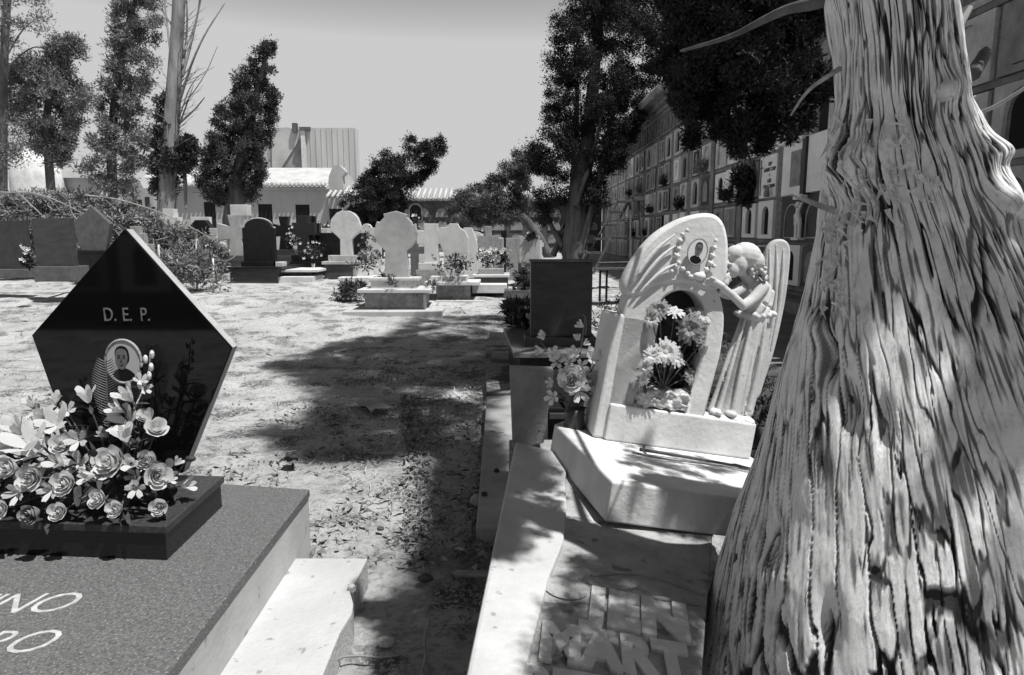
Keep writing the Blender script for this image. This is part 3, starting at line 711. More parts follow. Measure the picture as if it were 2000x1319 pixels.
# cypress behind the near trunk: skirt of dark foliage hanging in view, crown above the picture; its shade lies over the path
def shade_tree():
    base = Vector((2.35*1.0+1.3, 6.9, TZ))
    base = Vector((W(1690, 560, 6.9).x, 6.9, TZ))
    t = thing('overhanging_cypress', 'very dark cypress whose drooping foliage hangs between the big cypress and the near trunk', 'tree', base)
    cs, rs = [], []
    hang = [(1285, -60), (1300, 60), (1298, 150), (1320, 190), (1352, 200), (1345, 250), (1362, 262), (1380, 225), (1415, 240), (1425, 290), (1465, 300), (1490, 255), (1530, 262), (1560, 225), (1600, 235), (1612, 170), (1590, 120), (1605, 40), (1640, -60)]
    c, r = poly_blobs(hang, 6.0, 330, 24, .75); cs += c; rs += r
    # droops
    for (x, y, x2, y2) in ((1325, 190, 1340, 215), (1440, 270, 1445, 300), (1410, 250, 1400, 262), (1500, 260, 1488, 290), (1350, 255, 1352, 278), (1575, 230, 1570, 245), (1545, 235, 1540, 270), (1330, 130, 1326, 200)):
        for k in range(4):
            u = k/3; p = W(x+(x2-x)*u, y+(y2-y)*u, 5.6+random.random()*.6); cs.append(tuple(p)); rs.append(.07)
    sh = [(520, 705), (640, 672), (760, 640), (820, 612), (1010, 612), (1040, 700), (1010, 760), (950, 760), (946, 860), (900, 880), (760, 880), (640, 890), (560, 860), (510, 835), (640, 790), (610, 745)]
    sh2 = [(900, 870), (948, 860), (935, 1130), (882, 1120), (905, 1010), (885, 950)]
    n = 0
    while n < 1500:
        x, y = random.uniform(505, 1040), random.uniform(610, 1130)
        if not (in_poly(x, y, sh) or in_poly(x, y, sh2)): continue
        if 745 < y < 885 and random.random() < .35+.5*(fbm(np.array([x*.018]), np.array([y*.07]), seed=91, oct=2)[0] < .5): continue
        g_ = WZ(x, y, .05 if y > 660 else .2); s = random.uniform(6.4, 9.6)
        p = g_+SUN*s; 
        if p.z < EYE+.36*p.y+.3: continue
        cs.append(tuple(p)); rs.append(random.uniform(.10, .24)); n += 1
    cs = [(a-base.x, b-base.y, c_-base.z) for a, b, c_ in cs]
    v, f = leaves(cs, rs, 420, .017, elong=2.2)
    arr_mesh('crown', v, f, M['fol_r'], t)
    MB().tube(smooth_path([(0, 0, -.1), (0.05, 0, 2), (-.1, 0, 5), (-.6, .3, 8.5)], 2), list(np.linspace(.26, .08, 13)), 12).build('trunk', M['bark_f'], t, smooth=True)
    for p in ([(1470, 330, 6), (1425, 180, 6), (1440, 90, 5.8)], [(1340, 240, 6), (1360, 120, 6), (1400, 30, 6)], [(1500, 280, 5.8), (1520, 150, 5.8), (1580, 60, 6)]):
        q = smooth_path([W(*a)-base for a in p], 2); MB().tube(q, .012, 5).build('branch', M['bark_f'], t, smooth=True)
    # heavy limbs carrying the crown over the path
    for tx, ty, tz in ((1.2, 3.0, 7.4), (1.6, 5.0, 8.0), (2.0, 7.6, 7.5), (2.0, 3.8, 7.0), (2.6, 9, 7.6)):
        e = Vector((tx, ty, tz))-base; q = smooth_path([(0, 0, 4.2), (e.x*.45, e.y*.4, 5.6), tuple(e)], 2)
        MB().tube(q, list(np.linspace(.09, .02, len(q))), 6).build('branch', M['bark_f'], t, smooth=True)
shade_tree()
# fallen brush heap left, behind the small headstones
def brush():
    D = 17.0
    t = thing('brush_heap', 'long heap of cut branches and dead foliage lying behind the headstones on the left', 'brush heap', (-7, D, .35))
    poly = [(-60, 385), (40, 378), (100, 385), (160, 378), (250, 400), (320, 440), (390, 455), (430, 500), (425, 540), (330, 540), (240, 500), (-60, 520)]
    cs, rs = poly_blobs(poly, D, 420, 13, .45)
    cs = [(a+7, b-D, c-.35) for a, b, c in cs]
    h = len(cs)//2
    v, f = leaves(cs, rs, 170, .034, elong=3.4, up=.1, loose=.3); arr_mesh('foliage', v, f, mat('brush_foliage', .15, .9, .8, 2.2, v2=.36), t)
    mb = MB()
    for _ in range(60):
        x, y = random.uniform(-60, 420), random.uniform(365, 530)
        if not in_poly(x, y, poly): continue
        a = random.gauss(.45, .35); L = random.uniform(25, 90)
        p = [W(x+math.cos(a)*L*u+random.uniform(-3, 3), y+math.sin(a)*L*u+random.uniform(-4, 4), D-.8+random.uniform(-.5, .5)) for u in (-.5, -.1, .3, .6)]
        mb.tube([(q.x+7, q.y-D, q.z-.35) for q in p], [.012, .010, .007, .003], 5)
    tag(mb.build('bare_sticks', M['twig'], t), kind='stuff')
    for pts in ([(-20, 382), (60, 372), (130, 400), (175, 425)], [(0, 376), (70, 378), (110, 395), (90, 430)], [(135, 392), (140, 420), (160, 436)], [(165, 382), (230, 388), (330, 420), (420, 470)], [(30, 372), (60, 400), (90, 428)]):
        q = smooth_path([W(x, y, D-1.2) for x, y in pts], 2)
        MB().tube([(p.x+7, p.y-D, p.z-.35) for p in q], list(np.linspace(.024, .008, len(q))), 6).build('branch', M['twig'], t, smooth=True)
brush()
# ================================================================ FLOWERS
def petal_patch(r0, r1, z0, z1, a0, a1, curl=.3, n=4, m_=4, wav=0):
    """grid patch of a petal: radius r0->r1, height z0->z1 over angle a0..a1"""
    vs, fs = [], []
    for i in range(n+1):
        u = i/n; rr = r0+(r1-r0)*u**.8; zz = z0+(z1-z0)*u; rr += curl*(r1-r0)*max(0, u-.7)*3
        half = (a1-a0)/2*(1-.55*max(0, u-.55)**1.5*3); mid = (a0+a1)/2
        for j in range(m_+1):
            a = mid+half*(2*j/m_-1); w = wav*math.sin(j*2.1+u*5)
            e = abs(2*j/m_-1)
            vs.append(((rr-e*e*.0*rr+w)*math.cos(a), (rr+w)*math.sin(a), zz-e*e*.12*(z1-z0)*u+w))
    for i in range(n):
        for j in range(m_): k = i*(m_+1)+j; fs.append((k, k+1, k+m_+2, k+m_+1))
    return vs, fs
def rose_mesh(seed, op=.5):
    rs = random.Random(seed); mb = MB()
    for layer, (r, h, k) in enumerate([(.14, 1.05, 2), (.26, 1.08, 3), (.40, 1.05, 3), (.56, 1.02, 4), (.72, .95, 4)]):
        off = rs.random()*6
        for q in range(k):
            a = off+q*2*PI/k; half = PI/k*1.35; fl = (layer/4)**2*op
            v, f = petal_patch(.10+r*.25, r*(1+fl*.25), 0, h*(1-fl*.25), a-half, a+half, .05+fl*.22, 5, 5, .015)
            mb.add(v, f)
    o = mb.build('rose', M['petal'], smooth=True); me = o.data; bpy.data.objects.remove(o); return me
def tulip_mesh(seed):
    rs = random.Random(seed); mb = MB()
    for k in range(6):
        a = k*PI/3+rs.random()*.2; v, f = petal_patch(.12, .5+.1*(k % 2), 0, 1.15+.1*rs.random(), a-.62, a+.62, .35*(k % 2), 6, 4, .01); mb.add(v, f)
    o = mb.build('tulip', M['petal'], smooth=True); me = o.data; bpy.data.objects.remove(o); return me
def daisy_mesh(seed, n=15):
    rs = random.Random(seed); mb = MB()
    for ring in range(2):
        for k in range(n):
            a = (k+.5*ring)*2*PI/n+rs.uniform(-.08, .08); L = rs.uniform(.85, 1.05)*(1-.15*ring); h = rs.uniform(-.05, .15)+.1*ring; w = .11
            c, s = math.cos(a), math.sin(a); sx, sy = -s*w, c*w
            P = [(.12*c, .12*s, .05), (.12*c, .12*s, .05), (L*.55*c+sx, L*.55*s+sy, .12+h), (L*.55*c-sx, L*.55*s-sy, .12+h), (L*c+sx*.6, L*s+sy*.6, .05+h), (L*c-sx*.6, L*s-sy*.6, .05+h)]
            P[0] = (.12*c+sx*.5, .12*s+sy*.5, .05); P[1] = (.12*c-sx*.5, .12*s-sy*.5, .05)
            mb.add(P, [(0, 2, 3, 1), (2, 4, 5, 3)])
    mb.ball((0, 0, .08), (.17, .17, .09), 8, 5)
    o = mb.build('daisy', M['petal'], smooth=False); me = o.data; bpy.data.objects.remove(o); return me
def blossom_mesh(seed):
    rs = random.Random(seed); mb = MB()
    for k in range(5):
        a = k*2*PI/5+rs.uniform(-.1, .1); v, f = petal_patch(.05, .8, 0, .75+rs.uniform(-.1, .1), a-.5, a+.5, .12, 5, 4, .04); mb.add(v, f)
    o = mb.build('blossom', M['petal'], smooth=True); me = o.data; bpy.data.objects.remove(o); return me
ROSES = [rose_mesh(1, .0), rose_mesh(2, .25), rose_mesh(3, .6)]; TUL = tulip_mesh(4); DAISY = daisy_mesh(5); BLO = [blossom_mesh(6), blossom_mesh(7)]
def put(me, nm, parent, loc, s, direction, mt=None, roll=None):
    o = link(bpy.data.objects.new(nm, me), parent); o.location = loc; o.scale = (s, s, s)
    q = Vector(direction).to_track_quat('Z', 'Y'); o.rotation_mode = 'QUATERNION'
    o.rotation_quaternion = q @ Euler((0, 0, random.uniform(0, 6) if roll is None else roll)).to_quaternion()
    if mt is not None: o.material_slots[0].link = 'OBJECT'; o.material_slots[0].material = mt
    return o
def leaf_blades(mb, base, tip, w, droop=.2, n=4):
    b, t = Vector(base), Vector(tip); d = (t-b); L = d.length; s = d.cross(Vector((random.uniform(-.3, .3), random.uniform(-.3, .3), 1))).normalized()
    vs = []; k = len(mb.v)
    for i in range(n+1):
        u = i/n; p = b+d*u+Vector((0, 0, -droop*L*u*u)); ww = w*math.sin(PI*min(1, u*.92+.08))**.8
        vs += [p-s*ww, p+Vector((0, 0, -ww*.35)), p+s*ww]
    fs = []
    for i in range(n):
        for j in (0, 1): a = i*3+j; fs.append((a, a+1, a+4, a+3))
    mb.add(vs, fs)
def far_bouquet(px, py, D, wpx, hpx, label, nb=14, mt=None, group='flowers lying among the far graves', vase=False, dark=.5):
    c = W(px, py, D); t = thing('flower_bouquet', label, 'flowers', c, group)
    w, h = wpx/F*D, hpx/F*D
    mb = MB(); cs = []
    for i in range(nb):
        p = Vector((random.gauss(0, w*.26), random.uniform(-.12, .12), h*(.25+.75*random.random()**.8)))
        s = random.uniform(.028, .05)*max(1, w/.5)
        vv = BLO[i % 2]
        o = put(vv, 'blossom', t, p, s, (random.uniform(-.6, .6), -1, random.uniform(.2, .9)), mt)
    v, f = leaves([(random.gauss(0, w*.25), 0, h*random.uniform(.15, .7)) for _ in range(6)], [w*.24]*6, 50, .035); arr_mesh('foliage', v, f, M['leaf'], t)
    if vase: MB().lathe([(.05, -h*.35), (.06, -h*.2), (.04, 0), (.055, h*.1)], (0, 0, 0), 10).build('vase', M['whitestone2'], t, smooth=True)
    return t

# ================================================================ GRAVES in the middle distance
def shape(kind):
    if kind == 'rect': return [(-.5, 0), (.5, 0), (.5, 1), (-.5, 1)]
    if kind == 'pent': return [(-.32, 0), (.32, 0), (.5, .62), (0.05, 1), (-.5, .62)]
    if kind == 'arch': return [(-.5, 0), (.5, 0), (.5, .78), (.42, .80)]+[(.42*math.cos(a), .80+.20*math.sin(a)) for a in np.linspace(.15, PI-.15, 12)]+[(-.42, .80), (-.5, .78)]
    if kind == 'cross': return [(-.16, 0), (.16, 0), (.16, .48), (.5, .48), (.5, .76), (.16, .76), (.16, 1), (-.16, 1), (-.16, .76), (-.5, .76), (-.5, .48), (-.16, .48)]
    if kind == 'fatcross': return [(-.26, 0), (.26, 0), (.24, .5), (.5, .5), (.5, .82), (.24, .82), (.24, 1), (-.24, 1), (-.24, .82), (-.5, .82), (-.5, .5), (-.24, .5)]
    if kind == 'step': return [(-.5, 0), (.5, 0), (.5, .45), (.26, .45), (.26, .78), (.1, .78), (.1, 1), (-.26, 1), (-.26, .78), (-.5, .60)]
    if kind == 'stepped': return [(-.5, 0), (.5, 0), (.5, .42), (.3, .42), (.3, .72), (.14, .72), (.14, 1), (-.22, 1), (-.22, .72), (-.42, .72), (-.42, .42), (-.5, .42)]
    if kind == 'patee': return [(-.24, 0), (.24, 0), (.16, .42), (.5, .38), (.5, .80), (.14, .72), (.2, 1), (-.2, 1), (-.14, .72), (-.5, .80), (-.5, .38), (-.16, .42)]
    if kind == 'round': return [(-.20, 0), (.20, 0), (.19, .36), (.30, .44), (.42, .50), (.5, .56), (.5, .66), (.47, .74), (.40, .86), (.28, .95), (.12, 1), (-.12, 1), (-.28, .95), (-.40, .86), (-.47, .80), (-.5, .68), (-.5, .58), (-.40, .50), (-.28, .43), (-.19, .36)]
    if kind == 'celtic': return [(-.28, 0), (.30, 0), (.25, .42), (.36, .47), (.47, .56), (.5, .68), (.47, .82), (.40, .79), (.38, .84), (.27, .91), (.29, .945), (.02, 1), (-.27, .955), (-.25, .91), (-.37, .83), (-.42, .85), (-.45, .81), (-.5, .68), (-.46, .56), (-.35, .48), (-.25, .42)]
    if kind == 'octo': return [(-.5, 0), (.5, 0), (.5, .5), (.22, 1), (-.22, 1), (-.5, .6)]
    if kind == 'shoulder': return [(-.30, 0), (.30, 0), (.30, .42), (.5, .45), (.5, .74), (.40, .86), (.22, .93), (.16, 1), (-.10, 1), (-.20, .94), (-.45, .92), (-.5, .80), (-.42, .6), (-.30, .45)]
class Grave:
    def __init__(s, label, px, py, D, cat='grave', group='tombs in the middle distance', name='grave'):
        c = W(px, py, D); s.D = D; s.o = Vector((c.x, D, min(c.z, ground(c.x, D)+.05)-.02)); s.t = thing(name, label, cat, s.o, group)
    def out(s, nm, kind, x0, x1, y0, y1, m, th=.10, dy=0, parent=None, bevel=.008, sink=.0):
        D = s.D+dy; a, b = W(x0, y1, D), W(x1, y0, D)
        pts = [((p[0]+.5)*(b.x-a.x)+a.x-s.o.x, p[1]*(b.z-a.z)+a.z-s.o.z-(sink if p[1] == 0 else 0)) for p in shape(kind)]
        return MB().prism(pts, dy, dy+th).build(nm, m, parent or s.t, bevel=bevel)
    def box(s, nm, x0, x1, y0, y1, m, dep=.4, dy=0, parent=None, bevel=.01, sink=0):
        D = s.D+dy; a, b = W(x0, y1, D), W(x1, y0, D)
        return MB().box((a.x-s.o.x, dy, a.z-s.o.z-sink), (b.x-s.o.x, dy+dep, b.z-s.o.z)).build(nm, m, parent or s.t, bevel=bevel)
dp = M['dgrey']; wh = M['whitestone']; wh2 = M['whitestone2']; mb2 = M['marble']
# far left row
g = Grave('plain dark rectangular headstone cut off by the left edge', 20, 525, 13.0, 'headstone', name='headstone')
g.out('slab', 'rect', -30, 48, 431, 526, mat('slab_dark', .045, .6, .3, 5), .10); g.box('base', -40, 56, 526, 533, M['grey'], .3, -.08, sink=.1)
g = Grave('mid grey rectangular headstone with bright right edge on a wide plinth', 105, 540, 12.6, 'headstone', name='headstone')
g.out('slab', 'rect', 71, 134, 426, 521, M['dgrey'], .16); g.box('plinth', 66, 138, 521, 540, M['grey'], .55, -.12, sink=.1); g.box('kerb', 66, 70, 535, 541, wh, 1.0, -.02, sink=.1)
g = Grave('grey five sided headstone leaning on a dark block behind the grey rectangular one', 180, 508, 15.2, 'headstone', name='headstone')
g.out('slab', 'pent', 145, 212, 404, 490, M['grey'], .14); g.box('plinth', 145, 208, 490, 498, M['black2'], .4, -.1); g.box('base', 140, 222, 498, 512, M['black2'], .9, -.3, sink=.2)
g = Grave('small stepped grey cross headstone just right of the black pentagon tip', 270, 500, 15.5, 'headstone', name='headstone')
g.out('slab', 'step', 246, 293, 442, 505, M['lgrey'], .14, sink=.2)
g = Grave('white stepped cross tomb above the chain fence', 335, 470, 21, 'tomb', name='tomb')
g.out('cross', 'stepped', 306, 358, 408, 466, wh, .3, sink=.8)
g = Grave('black eight sided tomb with a pale back edge behind the chain fence', 390, 475, 20.5, 'tomb', name='tomb')
g.out('slab', 'octo', 371, 411, 430, 462, M['black2'], .3, sink=.9); g.out('back_slab', 'rect', 374, 408, 424, 450, wh, .2, .6, sink=.9)
g = Grave('pale narrow flaring headstone beside the chain fence', 416, 530, 18, 'headstone', name='headstone')
g.out('slab', 'patee', 400, 436, 446, 512, wh2, .2); g.box('base', 396, 440, 512, 532, wh2, .6, -.1, sink=.2)
g = Grave('grey cross with flaring arms and a white block behind it', 452, 535, 17.5, 'grave')
g.out('cross', 'patee', 428, 492, 420, 501, M['marble'], .2); g.box('plinth', 432, 478, 499, 508, M['grey'], .4, -.1); g.box('base', 428, 480, 508, 535, M['dgrey'], .9, -.2, sink=.2)
g.box('back_block', 450, 482, 400, 422, wh, .3, .5); g.box('ledge', 398, 452, 536, 541, M['conc'], .7, -.5, sink=.15)
g = Grave('black round topped headstone with a bright right edge on a black tomb', 530, 558, 15.6, 'grave')
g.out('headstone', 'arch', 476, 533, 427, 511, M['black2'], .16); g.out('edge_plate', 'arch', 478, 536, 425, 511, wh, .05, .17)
g.box('plinth', 471, 532, 511, 524, M['black2'], .32, -.06); g.box('tomb', 450, 541, 525, 558, M['dgrey'], 1.4, -.35, sink=.15)
g.box('top', 444, 549, 522, 526, M['black2'], 1.7, -.42); g.box('white_side', 542, 610, 541, 560, wh, .9, -.3, sink=.1)
g.box('side_ledge', 548, 620, 527, 532, wh, 1.2, -.1); g.box('footing', 414, 548, 558, 562, M['conc'], 1.4, -.5, sink=.2)
g.box('small_step', 538, 552, 512, 524, wh2, .3, 0)
g = Grave('slim black cross with flaring ends between two black stones', 553, 520, 19, 'grave')
g.out('cross', 'patee', 532, 578, 423, 489, M['black2'], .2); g.box('plinth', 536, 576, 488, 500, M['dgrey'], .5, -.1); g.box('tomb', 534, 580, 500, 525, M['dgrey'], 1.2, -.3, sink=.3)
g = Grave('tall thick black stepped cross tomb with white flowers at its right', 590, 520, 17.6, 'grave')
g.out('cross', 'fatcross', 573, 612, 421, 498, mat('charcoal_stone', .022, .5), .3); g.out('side_cross', 'fatcross', 594, 622, 422, 500, M['black2'], .2, .5)
g.box('plinth', 569, 618, 498, 512, M['black2'], .7, -.15); g.box('tomb', 566, 640, 512, 530, M['black2'], 1.2, -.2, sink=.25)
g = Grave('low broad black tomb block standing behind the round headed cross', 645, 545, 18.2, 'tomb', name='tomb')
g.box('block', 610, 706, 455, 505, M['black2'], .6, 0, sink=.5); g.box('coping', 608, 640, 446, 456, wh, .4, .1); g.box('side_block', 612, 648, 505, 540, M['black2'], .7, -.3, sink=.3)
g = Grave('pale round headed cross on a dark plinth left of the big marble cross', 670, 545, 16.4, 'grave')
g.out('cross', 'round', 647, 703, 412, 499, wh2, .18); g.box('plinth', 641, 690, 499, 512, mb2, .4, -.1); g.box('cap', 628, 702, 511, 517, mb2, .7, -.2)
g.box('tomb', 634, 688, 517, 543, M['dgrey'], 1.1, -.15, sink=.2); g.box('white_side', 689, 722, 519, 545, wh, 1.1, -.1, sink=.1); g.box('ledge', 660, 740, 542, 549, wh, .9, -.5, sink=.1)
g = Grave('big grey marble disc headed cross on a stepped plinth in the middle of the picture', 770, 612, 11.7, 'grave')
g.out('cross', 'celtic', 733, 813, 412, 546, M['marble'], .15, .12)
pl_ = g.box('plinth', 724, 813, 545, 567, wh2, .42, 0); g.box('plinth_moulding', 720, 817, 543, 549, wh2, .46, -.03, parent=pl_)
g.box('cap', 697, 840, 566, 573, wh2, .95, -.25); g.box('tomb', 713, 827, 573, 611, M['rough'], .80, -.12, sink=.1)
g.box('post', 827, 832, 576, 609, wh2, .05, -.12); g.box('ground_slab', 668, 862, 609, 616, M['conc'], 1.0, -.48, sink=.08)
g = Grave('pale cross with flat top right behind the big marble cross', 838, 545, 14.6, 'grave')
g.out('cross', 'fatcross', 815, 869, 437, 516, wh, .2); g.box('plinth', 817, 858, 514, 528, wh2, .5, -.1); g.box('tomb', 812, 866, 528, 556, M['lgrey'], .9, -.1, sink=.2)
g = Grave('bright white shouldered cross on a thick capped plinth, right of the marble cross', 885, 588, 12.8, 'grave')
g.out('cross', 'shoulder', 856, 914, 437, 541, wh, .18); g.box('plinth', 841, 912, 540, 552, wh, .45, -.1); g.box('cap', 828, 935, 551, 558, wh, .9, -.25)
g.box('tomb', 852, 918, 558, 590, M['rough'], .7, -.1, sink=.1); g.box('ground_slab', 850, 945, 588, 595, M['conc'], .9, -.35, sink=.08)
g = Grave('white slab tomb joined behind the shouldered cross', 915, 530, 16.5, 'tomb', name='tomb')
g.out('slab', 'octo', 896, 932, 445, 512, wh, .25, sink=.4)
g = Grave('bright white scrolled tomb top half hidden behind paler stones', 920, 520, 19, 'tomb', name='tomb')
g.out('slab', 'arch', 902, 946, 452, 500, wh, .3, sink=.6)
g = Grave('grey slender latin cross with a low stone by its side', 955, 530, 15.5, 'grave')
g.out('cross', 'cross', 933, 974, 442, 520, M['lgrey'], .14, sink=.4)
g = Grave('small grey round cornered stone right of the slender latin cross', 974, 520, 16.5, 'headstone', name='headstone')
g.out('slab', 'rect', 962, 984, 464, 510, M['lgrey'], .12, sink=.5, bevel=.04)
g = Grave('stepped black cross half hidden by the grey stones', 988, 520, 17.5, 'grave')
g.out('cross', 'stepped', 970, 1001, 450, 515, M['black2'], .15, sink=.5)
g = Grave('pale grey slab with bright top edge left of the wide grey headstone', 1005, 525, 15.8, 'headstone', name='headstone')
g.out('slab', 'rect', 988, 1016, 465, 515, M['lgrey'], .2, sink=.4)
g = Grave('wide light grey headstone with bright right edge', 1035, 525, 14.6, 'headstone', name='headstone')
g.out('slab', 'rect', 1014, 1055, 461, 514, mb2, .14); g.box('base', 1012, 1057, 514, 545, M['dgrey'], .5, -.1, sink=.4)
g = Grave('low tomb with pale cap and dark sides in front of the slender cross', 960, 555, 13.6, 'tomb', name='tomb')
g.box('plinth', 934, 984, 525, 539, M['lgrey'], .5, 0); g.box('cap', 922, 995, 537, 542, wh2, .9, -.2); g.box('tomb', 926, 992, 541, 560, M['dgrey'], .8, -.15, sink=.2)
g.box('step', 922, 990, 556, 563, wh, .7, -.6, sink=.1)
g = Grave('pale slanting slab tomb beside the dark granite block, flower pot on it', 1015, 605, 9.2, 'tomb', name='tomb')
g.box('slab', 984, 1050, 573, 583, wh2, .9, -.3); g.box('tomb', 988, 1050, 583, 610, M['rough'], .6, -.2, sink=.15)
g = Grave('small grey cross low between the marble cross and the white one', 760, 520, 18, 'grave')
g.out('cross', 'cross', 786, 832, 470, 520, M['grey'], .15, sink=.4)
g = Grave('distant white headstone just right of the round headed cross', 730, 500, 21, 'headstone', name='headstone')
g.out('slab', 'arch', 705, 728, 437, 500, wh, .2, sink=.6)
g = Grave('distant tall white slab peeping out left of the marble cross', 735, 500, 20, 'headstone', name='headstone')
g.out('slab', 'rect', 727, 742, 445, 505, wh, .2, sink=.6)
g = Grave('distant white slab between marble cross and pale cross', 820, 500, 20, 'headstone', name='headstone')
g.out('slab', 'rect', 812, 830, 450, 500, wh2, .2, sink=.6)
for i, (x0, x1, y0, D, lb) in enumerate([(440, 458, 430, 26, 'farthest tiny white cross above the flaring grey cross'), (612, 632, 450, 25, 'farthest white stone behind the thick black cross'),
        (1050, 1062, 470, 22, 'farthest pale stone by the foot of the huge dark cypress'), (868, 884, 425+20, 24, 'farthest white cross between the two pale crosses')]):
    g = Grave(lb, (x0+x1)/2, 480, D, 'grave'); g.out('cross', 'fatcross', x0, x1, y0, 495, wh2, .2, sink=.5)
# bouquets
far_bouquet(612, 520, 16.6, 40, 48, 'white gladioli in a small vase before the black tomb block', 18, vase=True)
far_bouquet(568, 500, 17.0, 14, 60, 'narrow stack of white flowers between the two black crosses', 12)
far_bouquet(432, 520, 16.6, 30, 45, 'white flowers beside the chain fence below the flaring cross', 12)
far_bouquet(720, 530, 15.2, 52, 40, 'round basket of flowers right of the round headed cross', 22, M['petal2'])
far_bouquet(718, 495, 17, 26, 50, 'tall mixed flowers behind the round basket', 14, M['petal2'])
far_bouquet(955, 525, 13.9, 60, 40, 'wide bank of white flowers on the low capped tomb', 34)
far_bouquet(985, 530, 14.0, 26, 44, 'flowers at the right end of the low capped tomb', 12, M['petal2'])
far_bouquet(1015, 590, 9.5, 36, 75, 'dark stemmed flowers in a white pot on the slanting slab', 12, M['petal2'], vase=True)
far_bouquet(628, 455, 18.6, 34, 18, 'white flowers lying along the black tomb coping', 12)
far_bouquet(812, 460, 16, 16, 40, 'white flowers peeping out behind the marble cross arm', 9)
far_bouquet(928, 505, 17.5, 30, 55, 'tumble of white flowers between white tomb and slender cross', 22)
far_bouquet(1037, 468, 14.6, 16, 12, 'small white bloom on top of the wide grey headstone', 3)
far_bouquet(885, 530, 12.6, 60, 30, 'small blooms and ribbons around the shouldered cross', 12, M['petal2'])
far_bouquet(165/1.0-110, 530, 12, 18, 50, 'pale blurred flowers between the two left headstones', 12)
far_bouquet(1032, 640, 6.9, 16, 34, 'little pale bloom on the left end of the dark granite tomb', 4)
def bush(px, py, D, wpx, hpx, label, mt, n=26, size=.03):
    c = W(px, py, D); t = thing('low_bush', label, 'bush', c, 'weedy clumps'); w, h = wpx/F*D, hpx/F*D
    cs = [(random.gauss(0, w*.28), random.gauss(0, w*.2), random.random()*h*.8) for _ in range(n)]
    v, f = leaves(cs, [h*.3]*n, 60, size, elong=3); arr_mesh('leaves', v, f, mt, t)
bush(685, 580, 12.6, 50, 30, 'weedy dark clump on the sand left of the marble cross', M['fol_m'])
bush(1020, 640, 7.6, 50, 55, 'dark clump with a pale tuft under the slanting slab tomb', M['fol_m'], 30)
bush(360, 550, 13.8, 110, 60, 'bushy dead growth under the chain fence', mat('dead_bush', .12, .9, .8, 3, v2=.28), 60, .035)
bush(775, 560, 11.9, 100, 25, 'small dark plants either side of the marble cross foot', M['fol_m'], 10)
# chain fence
fe = thing('chain_fence', 'low fence of thin white posts with a hanging chain around a left tomb', 'chain fence', (W(400, 550, 14).x, 14, ground(0, 14)))
fo = Vector(fe.location)
tops = []
for x, y0, y1, D in ((310, 478, 545, 13.6), (345, 505, 548, 13.6), (384, 468, 553, 14), (416, 505, 556, 13.6)):
    a, b = W(x, y1, D)-fo, W(x, y0, D)-fo; MB().tube([(a.x, a.y, a.z-.15), b], .022, 8).add([], []).build('post', wh2, fe, smooth=True); tops.append(b)
def chain(p, q, sag):
    pts = [p.lerp(q, u)-Vector((0, 0, sag*4*u*(1-u))) for u in np.linspace(0, 1, 12)]
    MB().tube(pts, .012, 5).build('chain', M['metal'], fe)
chain(tops[2], W(462, 497, 15)-fo, .28); chain(tops[0], tops[1], .1); chain(tops[1], tops[2], .1); chain(tops[2], tops[3], .12)

# ================================================================ LADDER, BENCH, TERRACE THINGS
def ladder():
    D = 14.0
    b = W(1180, 550, D); o = Vector((b.x, D, TZ)); t = thing('step_ladder', 'tall weathered wooden step ladder standing on the terrace before the niche wall', 'ladder', o)
    def P(x, y, d=0): return W(x, y, D+d)-o
    st = [(1208, 1232, 393), (1193, 1214, 413), (1177, 1202, 438), (1162, 1185, 466), (1147, 1172, 493)]
    L0, L1 = P(1141, 514, .05), P(1207, 392, .25); R0, R1 = P(1158, 535, -.25), P(1229, 391, .0)
    MB().tube([L0, L1], .028, 6).build('rail', M['wood'], t); MB().tube([R0, R1], .030, 6).build('rail', M['wood'], t)
    for x0, x1, y in st:
        a = P(x0-1, y+2, .05); c = P(x1+1, y-1, -.1); mid = (a+c)/2; L = abs(c.x-a.x)/2+.02
        MB().box((mid.x-L, mid.y-.09, mid.z-.03), (mid.x+L, mid.y+.09, mid.z+.02)).build('step', M['wood'], t, bevel=.004)
    a, c = P(1236, 385, .1), P(1257, 391, .1); MB().box((a.x, a.y-.12, c.z-.02), (c.x, a.y+.12, a.z)).build('platform', M['wood'], t, bevel=.004)
    for p in ([(1247, 388, .1), (1262, 500, .3)], [(1230, 392, .1), (1232, 545, -.4)]):
        q = [P(*k) for k in p]; q[1].z = 0; MB().tube(q, .026, 6).build('leg', M['wood'], t)
    MB().tube([P(1210, 432, -.05), P(1255, 428, .2)], .016, 5).build('brace', M['wood'], t)
ladder()
def bench():
    D = 12.0
    o = W(1220, 530, D); o.z = TZ; t = thing('plank_bench', 'low plank bench on short dark legs under the step ladder', 'bench', o)
    def P(x, y, d=0): return W(x, y, D+d)-o
    a = P(1162, 524); c = P(1262, 516)
    MB().add([(a.x, -.15, a.z-.03), (c.x, .2, a.z-.03+.0), (c.x, .45, a.z-.03), (a.x, .15, a.z-.03), (a.x, -.15, a.z), (c.x, .2, a.z), (c.x, .45, a.z), (a.x, .15, a.z)], [(3, 2, 1, 0), (4, 5, 6, 7), (0, 1, 5, 4), (1, 2, 6, 5), (2, 3, 7, 6), (3, 0, 4, 7)]).build('seat', M['wood'], t)
    for x in (1173, 1186, 1250):
        p = P(x, 530); MB().tube([(p.x, .05, 0), (p.x, .05, a.z-.03)], .022, 6).build('leg', M['black2'], t)
    b2_ = P(1168, 514, .5); e = P(1262, 512, .9)
    MB().tube([b2_, e], .02, 5).build('back_rail', M['wood'], t)
bench()
bkt = thing('metal_bucket', 'small dark bucket standing on the terrace right of the bench', 'bucket', W(1229, 552, 10.6))
bkt.location.z = TZ
